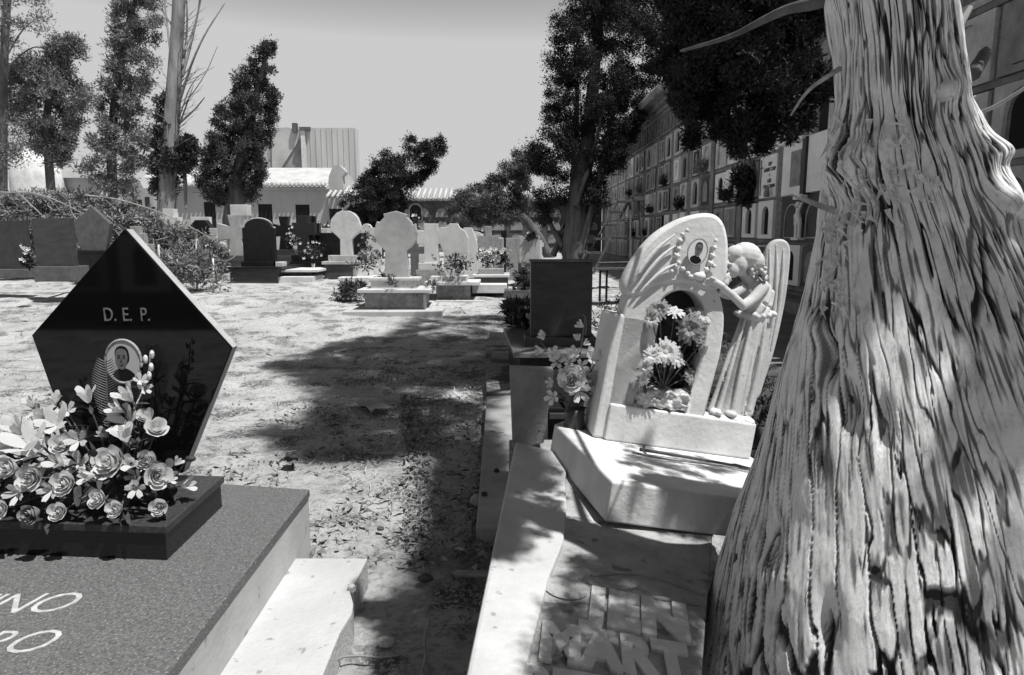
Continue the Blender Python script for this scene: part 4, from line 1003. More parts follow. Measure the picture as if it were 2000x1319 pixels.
MB().lathe([(.07, 0), (.09, .2), (.1, .21), (.085, .2), (.065, .02)], (0, 0, 0), 14).build('pail', M['black2'], bkt, smooth=True)
MB().tube([(.09*math.cos(a), 0, .2+.1*math.sin(a)) for a in np.linspace(0, PI, 9)], .005, 5).build('handle', M['metal'], bkt)
# rubble bank below the terrace edge
def bank():
    n = 26; m_ = 90; v = []; 
    for i in range(m_):
        y = 3.3+i*.2
        for j in range(n):
            u = j/(n-1); x = 2.43-1.35*u
            z = TZ*(1-u)**1.3+ground(0, y)*u*.5+.12*(fbm(np.array([x*4]), np.array([y*4]), seed=60)[0]-.5)*math.sin(PI*min(1, u+.05))-.03*u
            v.append((x, y, z-.01))
    f = [(i*n+j, (i+1)*n+j, (i+1)*n+j+1, i*n+j+1) for i in range(m_-1) for j in range(n-1)]
    tag(arr_mesh('earth_bank', v, f, M['dirtdark'], smooth=True), 'dark damp earth bank below the terrace edge', 'earth bank', kind='structure')
    cs = []; rs = []
    for _ in range(120):
        y = random.uniform(3.3, 13); x = random.uniform(1.2, 2.35); cs.append((x, y, TZ*max(0, (x-1.1)/1.3)+.05)); rs.append(random.uniform(.05, .13))
    vv, ff = leaves(cs, rs, 45, .022, elong=3.5); tag(arr_mesh('bank_weeds', vv, ff, M['fol_r']), 'dark weeds covering the earth bank', 'weeds', kind='stuff')
bank()
# dark granite tomb with upright block
g = Grave('dark granite upright block headstone on a wide slab tomb, centre right', 1100, 730, 6.3, 'grave', group=None)
def dgt():
    t = g.t; o = g.o
    zt = .46
    fl = WZ(1003, 690, zt); bl = WZ(983, 641, zt); fr = WZ(1180, 700, zt)
    fr.y = fl.y; br = Vector((fr.x+.1, bl.y, zt))
    pl4 = [fl, fr, br, bl]
    m = MB().plan([(p.x-o.x, p.y-o.y) for p in pl4], zt-o.z-.045, zt-o.z); m.build('slab', mat('tomb_slab_grey', .15, .35, .3, 3, aniso=(1, 4, 1)), t, bevel=.006)
    ins = [(fl.x+.06, fl.y+.06), (fr.x-.06, fl.y+.06), (br.x-.06, bl.y-.06), (bl.x+.06, bl.y-.06)]
    MB().plan([(x-o.x, y-o.y) for x, y in ins], -.1, zt-o.z-.046).build('tomb', M['black2'], t, bevel=.005)
    D = fl.y+.42
    a = WZ(1028, 690, zt); 
    p0 = W(1024, 668, D); p1 = W(1163, 668, D)
    MB().box((p0.x-o.x, D-.07-o.y, zt-o.z), (p1.x-o.x, D+.28-o.y, zt-o.z+.085)).build('plinth', M['dgrey'], t, bevel=.006)
    q0 = W(1036, 660, D); q1 = W(1158, 512, D)
    MB().box((q0.x-o.x, D-o.y, zt-o.z+.086), (q1.x-o.x, D+.2-o.y, q1.z-o.z)).build('headstone', M['dgrey'], t, bevel=.008)
    MB().box((q0.x-o.x-.012, D-.02-o.y, q1.z-o.z), (q1.x-o.x+.01, D+.22-o.y, q1.z-o.z+.02)).build('coping', M['grey'], t, bevel=.004)
    return D
dgt()
# ================================================================ LEFT TOMB (pentagon headstone)
LT = thing('pentagon_headstone_tomb', 'low tomb with speckled slab, black plinth and polished black five sided headstone, front left', 'tomb', (-1.6, 2.4, 0))
LO = Vector(LT.location)
def lp(v): return (v.x-LO.x, v.y-LO.y)
ZS = .35
cfar = WZ(605, 956, ZS); cnear = WZ(325, 1319, ZS); dirn = (cnear-cfar).normalized()
n2 = cfar+dirn*2.2; fl = cfar+Vector((-2.6, .42, 0)); nl = n2+Vector((-2.6, 0, 0))
slab = [lp(cfar), lp(fl), lp(nl), lp(n2)]
MB().plan(slab, ZS-.035-LO.z, ZS).build('slab', M['speck'], LT, bevel=.004)
ins = .006
body = [(slab[0][0]-ins, slab[0][1]-ins), (slab[1][0], slab[1][1]-ins), slab[2], (slab[3][0]-ins, slab[3][1])]
MB().plan(body, -.1, ZS-.0355).build('kerb_wall', mat('rendered_kerb', .42, .9, .15, 3, .12, 40, (14, .66, .26)), LT)
# pale concrete apron at the right of the slab, with a bite out of its edge
ap = [WZ(x, y, .125) for x, y in ((540, 1090), (718, 1090), (700, 1125), (684, 1155), (690, 1178), (688, 1196), (664, 1235), (630, 1319), (600, 1400), (560, 1500))]
ap = [lp(p) for p in ap]+[(ap[-1].x-.6-LO.x, ap[-1].y-LO.y), (cfar.x-.35-LO.x, ap[0].y-LO.y)]
ap[0] = (cfar.x-.02-LO.x, ap[0][1])
apron = MB().plan(ap[::-1], -.1, .125).build('apron', mat('apron_concrete', .42, .9, .15, 2.5, .3, 60, (16, .64, .25)), LT, bevel=.006)
bs = WZ(687, 1152, .125); br = MB().ball((bs.x-LO.x, bs.y-LO.y, .13), (.02, .018, .022), 5, 3).build('broken_edge', M['conc'], apron)
# plinth
ZP = .483
pf = WZ(324, 1029, ZP); pb = WZ(438, 930, ZP)
pfl = pf+Vector((-1.35, .10, 0)); pbl = pb+Vector((-1.35, .10, 0))
cap = [lp(p) for p in (pf, pb, pbl, pfl)]
plm = MB().plan(cap, ZP-.028, ZP).build('plinth_top', mat('plinth_top_granite', .045, .28, .5, 60, spec=.3), LT, bevel=.003)
inn = [(cap[0][0]-.012, cap[0][1]+.012), (cap[1][0]-.012, cap[1][1]-.012), (cap[2][0], cap[2][1]-.012), (cap[3][0], cap[3][1]+.012)]
MB().plan(inn, ZS+.001, ZP-.0285).build('plinth', mat('plinth_black', .010, .12, spec=.5), LT, bevel=.002)
# headstone
DH = 2.66
hp = [(243, 448), (452, 680), (356, 925), (152, 905), (62, 655)]
def hl(x, y, d=0): p = W(x, y, DH+d); return (p.x-LO.x, p.z)
pts = [hl(x, y) for x, y in hp]; pts = pts[::-1]
hs = MB().prism(pts, DH-LO.y, DH-LO.y+.014).build('headstone', M['black'], LT, bevel=.002)
cx_ = sum(p[0] for p in pts)/5; cz_ = sum(p[1] for p in pts)/5
MB().prism(pts, DH-LO.y+.0145, DH-LO.y+.06).build('sawn_edge', mat('sawn_edge', .40, .6, .15, 20), LT)
FR = Matrix(((1, 0, 0, 0), (0, 0, -1, 0), (0, 1, 0, 0), (0, 0, 0, 1)))          # text plane facing the viewer
for s_, x in (('D.', 203), ('E.', 240), ('P.', 275)):
    a = hl(x, 627); text_mesh('inscription', s_, .078, .0015, M['engrave'], hs, Matrix.Translation((a[0], DH-LO.y-.003, a[1])) @ Matrix.Diagonal((.72, 1, 1, 1)) @ FR, offset=.0)
    if 1:
        for (dx, w) in ((0, .012),):
            pass
def oval(cx, cz, rx, rz, n=32, tilt=0):
    return [(cx+rx*math.cos(t)*math.cos(tilt)-rz*math.sin(t)*math.sin(tilt), cz+rx*math.cos(t)*math.sin(tilt)+rz*math.sin(t)*math.cos(tilt)) for t in np.linspace(0, 2*PI, n, endpoint=False)]
def portrait(parent, cx, cz, rx, rz, y, tilt, face_dx, bg, mtx=None, hairline=.5, dress=True):
    """framed enamel oval with a printed head and shoulders; y grows away from the viewer"""
    def fin(o):
        if mtx is not None: o.data.transform(mtx)
        return o
    def P(u, v): return (cx+u*rx*math.cos(tilt)-v*rz*math.sin(tilt), cz+u*rx*math.sin(tilt)+v*rz*math.cos(tilt))
    ring = [P(math.cos(t), math.sin(t)) for t in np.linspace(0, 2*PI, 33)]
    fr = MB().tube([(a, y-.004, b) for a, b in ring], rx*.085, 6).build('portrait_frame', M['lgrey'], parent, smooth=True); fin(fr)
    pl = MB().prism([P(.97*math.cos(t), .97*math.sin(t)) for t in np.linspace(0, 2*PI, 32, endpoint=False)], y-.006, y).build('portrait', bg, parent); fin(pl)
    def flat(nm, pts, m_, k): fin(MB().prism([P(*p) for p in pts], y-.006-.0006*k, y-.006).build(nm, m_, pl))
    sh = [(-.62, -.62), (-.45, -.42), (-.15, -.30), (.2, -.30), (.5, -.45), (.68, -.60), (.5, -.80), (.2, -.92), (-.2, -.92), (-.45, -.82)]
    flat('shoulders', smooth_loop(sh, 2), M['photo_dk'], 1)
    hd = [(-.42, .30), (-.40, .55), (-.2, .72), (.08, .74), (.32, .60), (.40, .30), (.38, .0), (.2, -.1), (-.3, -.0)]
    flat('hair', smooth_loop([(a+face_dx*.6, b) for a, b in hd], 2), M['photo_dk'], 2)
    fc = [(-.36, .34), (-.28, .55), (0, .62), (.26, .52), (.33, .3), (.32, .0), (.2, -.28), (.02, -.40), (-.18, -.30), (-.33, -.04)]
    flat('face', smooth_loop([(a+face_dx, b) for a, b in fc], 2), M['photo_mid'], 3)
    for ex in (-.15, .14):
        flat('eye', [(face_dx+ex+.075*math.cos(t), .18+.035*math.sin(t)) for t in np.linspace(0, 2*PI, 10, endpoint=False)], M['photo_dk'], 4)
        flat('eyebrow', [(face_dx+ex-.09, .26), (face_dx+ex+.09, .26), (face_dx+ex+.08, .30), (face_dx+ex-.08, .30)], M['photo_dk'], 4)
    flat('nose', [(face_dx-.02, .16), (face_dx-.08, -.02), (face_dx+.03, -.05)], fr_d, 4)
    flat('mouth', [(face_dx-.12, -.17), (face_dx, -.20), (face_dx+.11, -.17), (face_dx, -.145)], M['photo_dk'], 4)
    return pl
c = hl(243, 706); portrait(hs, c[0], c[1], 31/F*DH*1.14, 38/F*DH*1.14, DH-LO.y-.002, -.06, -.08, mat('portrait_back', .42, .3))
# italic lettering on the slab
def slab_text(body, px, py, y_top, z):
    a = WZ(px, py, z); b = WZ(px, y_top, z); h = (b-a).length; 
    mt = Matrix.Translation((a.x-LO.x, a.y-LO.y, z+.0015)) @ Matrix.Rotation(math.radians(2), 4, 'Z')
    text_mesh('slab_lettering', body, h/.72, .0012, M['engrave_w'], LT, mt, shear=.30, align='RIGHT', spacing=.9, offset=-.0012)
slab_text('FINO', 122, 1197, 1163, ZS); slab_text('ARO', 78, 1276, 1237, ZS)

# flower arrangement on the plinth
def left_flowers():
    base = WZ(190, 1000, ZP); t = thing('funeral_flowers', 'big spray of white roses and tulips with a fern on the black plinth', 'flower arrangement', base)
    bo = Vector(base)
    fl_ = [ # px, py, r px, D, type, brightness, dir
        (62, 1003, 25, 2.22, 'r', 1, (-.1, -1, .1)), (115, 999, 21, 2.22, 'r', 0, (.1, -1, .35)), (193, 975, 20, 2.24, 'r', 0, (-.2, -1, .4)), (227, 994, 21, 2.22, 'r', 0, (.0, -1, .35)),
        (311, 990, 20, 2.28, 'r', 0, (.25, -1, .2)), (362, 948, 17, 2.45, 't', 0, (1, -.3, .35)), (170, 777, 21, 2.42, 't', 0, (-.05, -.3, 1)), (250, 776, 22, 2.44, 't', 0, (-.35, -.6, .9)),
        (305, 838, 22, 2.40, 'r', 0, (.5, -.5, .7)), (285, 815, 20, 2.44, 'r', 0, (.1, -.6, .8)), (243, 822, 30, 2.42, 'b', 0, (-.2, -.8, .6)), (215, 905, 34, 2.32, 'r', 0, (-.1, -.9, .5)), (245, 855, 22, 2.38, 't', 0, (.2, -.5, .9)),
        (128, 944, 28, 2.28, 'r', 0, (.0, -1, .35)), (60, 935, 26, 2.30, 'r', 0, (.1, -1, .3)), (18, 915, 26, 2.30, 'r', 0, (-.1, -1, .4)), (288, 900, 22, 2.36, 'r', 0, (.1, -.9, .5)), (308, 930, 26, 2.34, 'r', 0, (.6, -.7, .2)),
        (50, 862, 42, 2.36, 'b', 0, (-.1, -.5, .9)), (5, 870, 34, 2.40, 'r', 0, (0, -.6, .8)), (105, 825, 28, 2.44, 'b', 0, (.1, -.7, .6)), (75, 815, 20, 2.5, 'r', 0, (-.2, -.6, .8)), (120, 870, 24, 2.40, 'r', 0, (.3, -.7, .5)),
        (150, 905, 24, 2.36, 'b', 0, (.1, -.8, .5)), (-20, 940, 30, 2.3, 'r', 0, (0, -1, .4)), (330, 935, 14, 2.4, 't', 0, (.9, -.4, .4)), (20, 825, 18, 2.5, 'b', 0, (0, -.6, .8)), (130, 800, 16, 2.5, 'b', 0, (.3, -.7, .6)),
        (262, 930, 16, 2.30, 'b', 1, (0, -1, .3)), (262, 872, 15, 2.40, 't', 1, (.2, -.7, .7)), (275, 742, 13, 2.48, 'b', 0, (.5, -.6, .6)), (284, 758, 12, 2.48, 'b', 0, (.6, -.5, .2)), (205, 850, 14, 2.42, 't', 1, (-.3, -.5, .8)), (165, 850, 14, 2.44, 't', 1, (-.2, -.4, .9)),
        (70, 880, 26, 2.36, 'b', 0, (-.3, -.6, .7)), (35, 840, 26, 2.44, 't', 0, (-.2, -.6, .8)), (150, 860, 20, 2.36, 'b', 0, (.2, -.9, .4)), (175, 930, 18, 2.26, 't', 0, (-.4, -.9, .2)), (95, 960, 18, 2.24, 'b', 0, (0, -1, .2)), (265, 955, 18, 2.28, 'b', 0, (.3, -.9, .1)), (30, 965, 20, 2.24, 'b', 0, (0, -1, .2)),
        (115, 905, 20, 2.3, 't', 0, (-.2, -.8, .6)), (232, 800, 18, 2.42, 't', 0, (-.5, -.6, .6)), (255, 905, 18, 2.3, 't', 0, (.3, -.9, .4)), (-10, 830, 26, 2.46, 'b', 0, (0, -.5, .9)), (60, 790, 14, 2.5, 't', 0, (-.4, -.4, .9)), (110, 780, 13, 2.5, 't', 0, (.2, -.4, .9)), (0, 995, 20, 2.22, 'r', 0, (0, -1, .3)), (345, 905, 11, 2.42, 't', 0, (.7, -.3, .7))]
    stems = MB(); lv = MB(); root = Vector((.0, .12, .0))
    for i, (x, y, r, D, k, br, d) in enumerate(fl_):
        p = W(x, y, D)-bo; s = r/F*D
        me, nm, sc_ = {'r': (ROSES[i % 3], 'rose', 1.15), 't': (TUL, 'tulip', 1.35), 'b': (BLO[i % 2], 'blossom', 1.25)}[k]
        dv = Vector(d).normalized()
        put(me, nm, t, p-dv*s*.5, s*sc_, d, M['petal2'] if br else None)
        rt = Vector((p.x*.35, .15, .02)) if p.z > .03 else Vector((p.x*.8, .15, .03))
        q = smooth_path([rt, (rt+p)/2+Vector((0, 0, .03)), p-dv*s*.9], 2); stems.tube(q, .003, 5)
        for _ in range(4):
            a = p-dv*s*(.9+.6*random.random()); e = a+Vector((random.uniform(-1, 1), random.uniform(-.8, .3), random.uniform(-.5, .7))).normalized()*s*random.uniform(1.3, 2.4); leaf_blades(lv, a, e, s*random.uniform(.16, .32))
    for _ in range(120):
        x, y = random.uniform(-20, 340), random.uniform(890, 1010)
        a = W(x, y, random.uniform(2.30, 2.52))-bo; e = a+Vector((random.uniform(-.05, .05), random.uniform(-.05, .02), random.uniform(-.03, .05))); leaf_blades(lv, a, e, random.uniform(.008, .016))
    stems.build('stem', M['stem'], t, smooth=True)
    lv.build('leaves', M['leaf'], t, smooth=True)
    # dark foam tray the stems are pushed into
    m = MB(); cpx = Vector((0, 0, 0)); m.ball((-.18, .13, .03), (.42, .12, .09), 16, 8); m.build('foam_tray', M['leaf'], t, smooth=True)
    # fern behind
    fm = MB(); top = W(207, 702, 2.5)-bo; bot = W(212, 850, 2.46)-bo
    fm.tube([bot, top], .0025, 5)
    for k in range(26):
        u = k/26; p = bot.lerp(top, .12+.88*u); L = .045*math.sin(PI*(.12+.83*(1-u)))+.008
        for sg in (-1, 1):
            e = p+Vector((sg*L, -.004, L*.55)); fm.tube([p, (p+e)/2+Vector((0, 0, -.003)), e], [.0018, .0022, .0008], 4)
    fm.build('fern_frond', mat('fern', .09, .6, .2, 20), t)
    # gladiolus spike of buds at right
    gm = MB(); q = smooth_path([W(262, 800, 2.46)-bo, W(280, 760, 2.48)-bo, W(292, 725, 2.5)-bo, W(293, 695, 2.5)-bo], 2); gm.tube(q, .003, 5)
    for u in (.45, .58, .7, .82, .94):
        p = q[int(u*(len(q)-1))]; gm.ball(p+Vector((random.choice((-.012, .012)), -.006, .01)), (.009, .009, .017), 7, 5)
    gm.build('gladiolus_buds', M['petal'], t, smooth=True)
    q = smooth_path([W(335, 945, 2.4)-bo, W(350, 920, 2.42)-bo, W(366, 898, 2.44)-bo], 2); b_ = MB().tube(q, .004, 5); b_.ball(q[-1]+Vector((.012, 0, .004)), (.022, .014, .012), 8, 6); b_.build('dark_bud', M['leaf'], t, smooth=True)
left_flowers()

# ================================================================ RIGHT TOMB WITH THE ANGEL
TM = Matrix.Translation(W(1196, 941, 2.25)) @ Matrix.Rotation(math.radians(4.5), 4, 'Z') @ Matrix.Rotation(math.radians(9.2), 4, 'Y') @ Matrix.Rotation(math.radians(-2.5), 4, 'X')
TI = TM.inverted(); cl = TI @ Vector((0, 0, EYE))
def TY(px, py, yl):      # picture point -> local point on plane y=yl of the leaning monument
    r = TI.to_3x3() @ ray(px, py); t = (yl-cl.y)/r.y; return cl+r*t
def TZl(px, py, zl):
    r = TI.to_3x3() @ ray(px, py); t = (zl-cl.z)/r.z; return cl+r*t
RT = thing('angel_tomb', 'leaning white tomb with arched flower niche, oval portrait, lettered bed and carved angel, centre right', 'tomb', (0, 0, 0))
RT.location = TM.translation
TL = Matrix.Translation(-TM.translation) @ TM
def fin(o, smooth=False):
    o.data.transform(TL); o.data.update(); return o
ws = mat('tomb_limewash', .58, .85, .14, 5, .16, 45, (26, .69, .30))
# overhanging slab
lt = TZl(1083, 828, 0); lb = TZl(1150, 833, 0); wR = .84
sp = [(0, 0), (.70, 0), (wR, lt.y*.8), (wR, lb.y+.12), (lt.x+.1, lb.y+.12), (lt.x, lt.y)]
sl_ = fin(MB().plan(sp, -.15, 0).build('slab', ws, RT, bevel=.008))
yb = TZl(1320, 879, 0).y; DY = yb-.40
p0 = TY(1180, 862, yb); p1 = TY(1466, 895, yb); pt = TY(1400, 818, yb)
fin(MB().box((p0.x, yb, .001), (p1.x, yb+.26, pt.z)).build('base_block', ws, RT, bevel=.008))
# stepped shoulder at left
a = TY(1150, 833, yb+.12); b = TY(1193, 609, yb+.12); c = TY(1260, 614, yb+.12)
fin(MB().prism([(b.x-.01, .001), (c.x+.04, .001), (c.x+.04, b.z), (b.x, b.z)], yb+.02, yb+.32).build('shoulder', ws, RT, bevel=.012))
def tl(pts, yl, sm=0):
    q = [(p.x, p.z) for p in (TY(x, y, yl) for x, y in pts)]
    return smooth_loop(q, sm) if sm else q
yp = yb+.02
outer = [(1183, 835), (1203, 715), (1222, 612), (1232, 575), (1262, 552), (1300, 541), (1350, 536), (1385, 548), (1404, 578), (1413, 625), (1404, 690), (1366, 838)]
hole = [(1236, 800), (1246, 755), (1262, 680), (1272, 625), (1283, 592), (1302, 571), (1328, 562), (1352, 565), (1370, 578), (1381, 600), (1384, 640), (1374, 700), (1346, 812)]
hl_ = tl(hole, yp); hl_ = [hl_[0]]+[h for h in hl_[1:-1]]+[hl_[-1]]
def round_top(pts, i0, i1, it=2):
    mid = pts[i0:i1]
    path = [Vector((p[0], p[1], 0)) for p in mid]; path = smooth_path(path, it)
    return pts[:i0]+[(p.x, p.y) for p in path]+pts[i1:]
ol_ = round_top(tl(outer, yp), 2, 11); hl2 = round_top(hl_, 1, 12)
arch = fin(curve_plate('arch_panel', [ol_, hl2], .13, ws, RT, Matrix.Translation((0, yp+.065, 0)), .010))
# inner reveal ring and dark back of the niche
ib = [(x, z) for x, z in hl2]
fin(MB().prism([(x, z) for x, z in round_top(tl([(1215, 812), (1250, 600), (1300, 545), (1385, 560), (1402, 620), (1368, 820)], yp+.13), 1, 5)][::-1], yp+.145, yp+.17).build('niche_back', mat('niche_back', .06, .9, .4, 6), arch))
# wing shaped plate above the arch
wl_ = [(1229, 572), (1224, 560), (1230, 540), (1250, 505), (1280, 468), (1315, 443), (1352, 427), (1388, 422), (1408, 432), (1418, 460), (1420, 500), (1416, 545), (1398, 566), (1350, 545), (1300, 548), (1268, 556), (1252, 574)]
wing = fin(curve_plate('wing_plate', [tl(wl_, yp-.02, 2)], .085, ws, RT, Matrix.Translation((0, yp+.035, 0)), .018))
def ridge(pts, r, yl=yp-.022, nm='feather_ridge'):
    q = smooth_path([TY(x, y, yl) for x, y in pts], 2); n_ = len(q)
    fin(MB().tube(q, [r*math.sin(PI*min(.96, max(.06, i/(n_-1))))+.001 for i in range(n_)], 8).build(nm, ws, wing, smooth=True))
ridge([(1232, 560), (1250, 528), (1280, 488), (1318, 458)], .009); ridge([(1240, 568), (1262, 535), (1292, 500), (1320, 480)], .008); ridge([(1250, 570), (1275, 545), (1300, 525), (1322, 515)], .007)
# carved roses round the portrait
rm = MB()
for x, y, r in [(1328, 470, 7), (1326, 486, 6), (1322, 500, 8), (1326, 514, 6), (1334, 526, 7), (1344, 534, 7), (1333, 458, 5), (1342, 450, 5), (1392, 500, 7), (1396, 484, 6), (1388, 515, 8), (1380, 527, 7), (1398, 470, 5), (1312, 530, 5), (1395, 520, 5), (1372, 536, 8), (1320, 520, 5)]:
    c_ = TY(x, y, yp-.022); s = r*.0015; rm.ball(c_, (s, s*.8, s), 7, 5)
    for k in range(5):
        an = k*1.26; rm.ball(c_+Vector((math.cos(an)*s*.9, .002, math.sin(an)*s*.9)), s*.55, 5, 4)
rm.ball(TY(1366, 540, yp-.04), (.030, .02, .018), 8, 6); rm.ball(TY(1352, 541, yp-.03), (.02, .014, .01), 8, 6)
fin(rm.build('carved_roses', ws, wing, smooth=True))
pc = TY(1362, 492, yp-.03); portrait(wing, pc.x, pc.z, .043, .058, yp-.028, -.12, .06, M['ceramic'], TL)
# angel -------------------------------------------------------------
def angel():
    mb = MB(); K = .0021
    def J(x, y, yl): return TY(x, y, yl+DY)
    def limb(pts, n=12):
        P = [J(x, y, yl) for x, y, yl, r in pts]; R = [r*K for *_, r in pts]
        q = smooth_path(P, 2); rr = np.interp(np.linspace(0, 1, len(q)), np.linspace(0, 1, len(R)), R)
        mb.tube(q, list(rr), n); mb.ball(q[0], rr[0], n, 6); mb.ball(q[-1], rr[-1], n, 6)
    def blob(x, y, yl, rx, ry, rz): mb.ball(J(x, y, yl), (rx*K, ry*K, rz*K), 14, 9)
    # trunk of the body and skirt
    limb([(1470, 560, .53, 25), (1470, 585, .53, 29), (1472, 612, .53, 25)], 16)
    blob(1482, 562, .52, 24, 22, 18); blob(1455, 566, .54, 20, 20, 18)
    limb([(1472, 612, .53, 26), (1464, 650, .53, 27), (1450, 700, .53, 28), (1436, 760, .53, 32), (1422, 808, .53, 37)], 18)
    limb([(1493, 640, .55, 14), (1480, 720, .55, 14), (1456, 805, .55, 17)], 12)
    # folds
    for a, b_, c_, r in (((1455, 625, .485), (1432, 700, .475), (1402, 806, .468), 5), ((1470, 622, .48), (1452, 700, .468), (1430, 806, .462), 5), ((1484, 622, .485), (1470, 700, .475), (1448, 804, .468), 4),
                         ((1446, 628, .50), (1418, 710, .49), (1388, 800, .485), 5), ((1495, 625, .49), (1486, 700, .48), (1462, 800, .47), 6)):
        limb([(*a, r*.6), (*b_, r), (*c_, r*1.3)], 8)
    # overfold of the bodice at the waist and drape under the arm
    for k in range(14):
        u = k/13; x = 1440+70*u; blob(x, 611+5*math.sin(u*PI)+3*(k % 2), .47+.10*abs(u-.5), 9, 9, 7)
    limb([(1500, 562, .50, 8), (1496, 590, .485, 9), (1480, 612, .475, 7)]); limb([(1506, 572, .52, 8), (1502, 598, .51, 8), (1492, 614, .49, 6)])
    # neck, head, hair
    limb([(1464, 550, .52, 13), (1452, 532, .50, 12)])
    blob(1442, 516, .485, 21, 23, 26)          # skull
    blob(1432, 528, .470, 14, 15, 17)          # face
    blob(1419, 527, .458, 3.2, 4, 5); blob(1421, 540, .462, 6, 6, 4.5)   # nose, chin
    blob(1424, 516, .456, 8, 5, 4)             # brow
    blob(1423, 534.5, .455, 4, 3, 1.6)         # lips
    blob(1456, 501, .50, 35, 30, 31); blob(1473, 512, .50, 22, 26, 25); blob(1436, 497, .49, 21, 22, 20)
    rs = random.Random(5)
    for _ in range(150):
        x = rs.uniform(1416, 1497); u = (x-1412)/86; y = 524+rs.uniform(-8, 22)*(.4+.6*u) if x > 1440 else rs.uniform(500, 514)
        r = rs.uniform(2.6, 4.6); blob(x, min(y, 549), .458+.05*rs.random()+(.0 if x > 1440 else .01), r, r, r*1.2)
    for _ in range(26):
        x = rs.uniform(1425, 1490); y = 468+abs(x-1457)*.55+rs.uniform(2, 34); limb([(x, y, .475+abs(x-1457)*.0006, 2.2), (x+4, y+7, .468+abs(x-1457)*.0006, 2.8), (x+2, y+15, .466+abs(x-1457)*.0006, 2.2)], 6)
    # near arm, forearm laid on the arch
    limb([(1491, 560, .485, 13.5), (1474, 582, .455, 12), (1452, 597, .43, 10)]); limb([(1452, 598, .43, 10), (1430, 577, .415, 8.5), (1411, 560, .40, 6.5)])
    limb([(1411, 559, .40, 7.5), (1401, 554, .395, 8.5), (1393, 551, .395, 7)], 8)
    for k, (x, y, L) in enumerate(((1380, 545, 1), (1377, 549, 1), (1378, 553, 1), (1381, 557, 1))):
        limb([(1395, 549+k*2.4, .392+.004*k, 3.2), (1386, y-1, .388+.004*k, 3.0), (x, y+2, .391+.004*k, 2.4)], 6)
    limb([(1400, 549, .388, 3.4), (1393, 544, .384, 3), (1388, 542, .386, 2.4)], 6)
    # far arm under the chin
    limb([(1446, 565, .50, 13), (1426, 578, .475, 11), (1408, 572, .455, 9)]); limb([(1408, 572, .455, 9), (1415, 556, .445, 8), (1420, 547, .45, 7)])
    for k in range(4): limb([(1418+3*k, 548, .444, 3), (1415+3*k, 541, .442, 2.8), (1414+3*k, 536, .446, 2.2)], 6)
    limb([(1423, 549, .44, 3.2), (1427, 543, .438, 2.6)], 6)
    # feet
    blob(1398, 806, .455, 14, 16, 7); blob(1428, 809, .455, 13, 16, 7)
    o = mb.build('angel_statue', ws, RT)
    rm_ = o.modifiers.new('fuse', 'REMESH'); rm_.mode = 'VOXEL'; rm_.voxel_size = .0033; rm_.use_smooth_shade = True
    s_ = o.modifiers.new('soft', 'SMOOTH'); s_.iterations = 4; s_.factor = .5
    me = bpy.data.meshes.new_from_object(o.evaluated_get(bpy.context.evaluated_depsgraph_get()))
    o.modifiers.clear(); o.data = me; fin(o)
    for p in me.polygons: p.use_smooth = True
    me.materials.clear(); me.materials.append(mat('angel_stone', .48, .85, .2, 7, .12, 60, (20, .68, .28)))
    # rock under the feet
    rk = MB()
    for x, y, r in ((1385, 812, 16), (1405, 816, 18), (1430, 816, 20), (1452, 818, 16), (1392, 800, 10)): rk.ball(TY(x, y, .50+DY), (r*K*1.1, .10, r*K*.62), 9, 6)
    fin(rk.build('rock', ws, o, smooth=True))
    # folded wing behind the shoulder
    w = [(1496, 560), (1493, 520), (1498, 488), (1510, 473), (1527, 471), (1538, 482), (1536, 520), (1529, 580), (1517, 640), (1502, 700), (1486, 745), (1478, 775), (1464, 778), (1460, 765), (1468, 735), (1482, 680), (1494, 620)]
    wg = fin(curve_plate('wing', [tl(w, .60+DY, 2)], .036, me.materials[0], o, Matrix.Translation((0, .60+DY, 0)), .011))
    def fr_(pts, r):
        q = smooth_path([TY(x, y, .582+DY) for x, y in pts], 2); n_ = len(q)
        fin(MB().tube(q, [r*math.sin(PI*min(.95, max(.05, i/(n_-1))))+.001 for i in range(n_)], 7).build('feather', me.materials[0], wg, smooth=True))
    fr_([(1503, 485), (1503, 530), (1500, 600), (1488, 680), (1472, 765)], .010); fr_([(1516, 478), (1517, 530), (1512, 610), (1498, 690), (1480, 755)], .011); fr_([(1530, 485), (1528, 540), (1520, 610), (1505, 685)], .010)
    return o
angel()
# bed with kerb and raised letters
KM = Matrix.Translation(WZ(958, 1100, .53)) @ Matrix.Rotation(math.radians(-4), 4, 'Z') @ Matrix.Rotation(math.radians(6.5), 4, 'Y')
KI = KM.inverted(); kc = KI @ Vector((0, 0, EYE))
def KZ(px, py, zl=0):
    r = KI.to_3x3() @ ray(px, py); t = (zl-kc.z)/r.z; return kc+r*t
KL = Matrix.Translation(-TM.translation) @ KM
def fk(o): o.data.transform(KL); o.data.update(); return o
bed_m = mat('bed_stone', .33, .9, .3, 5, .7, 40, (12, .62, .16)); let_m = mat('raised_letter_stone', .58, .9, .14, 5, .4, 50)
kp = [(1007, 862), (1096, 884), (1110, 905), (1104, 935), (1108, 985), (1101, 1058), (1072, 1130), (1045, 1240), (1020, 1330), (980, 1480), (860, 1560)]
kq = [KZ(x, y) for x, y in kp]
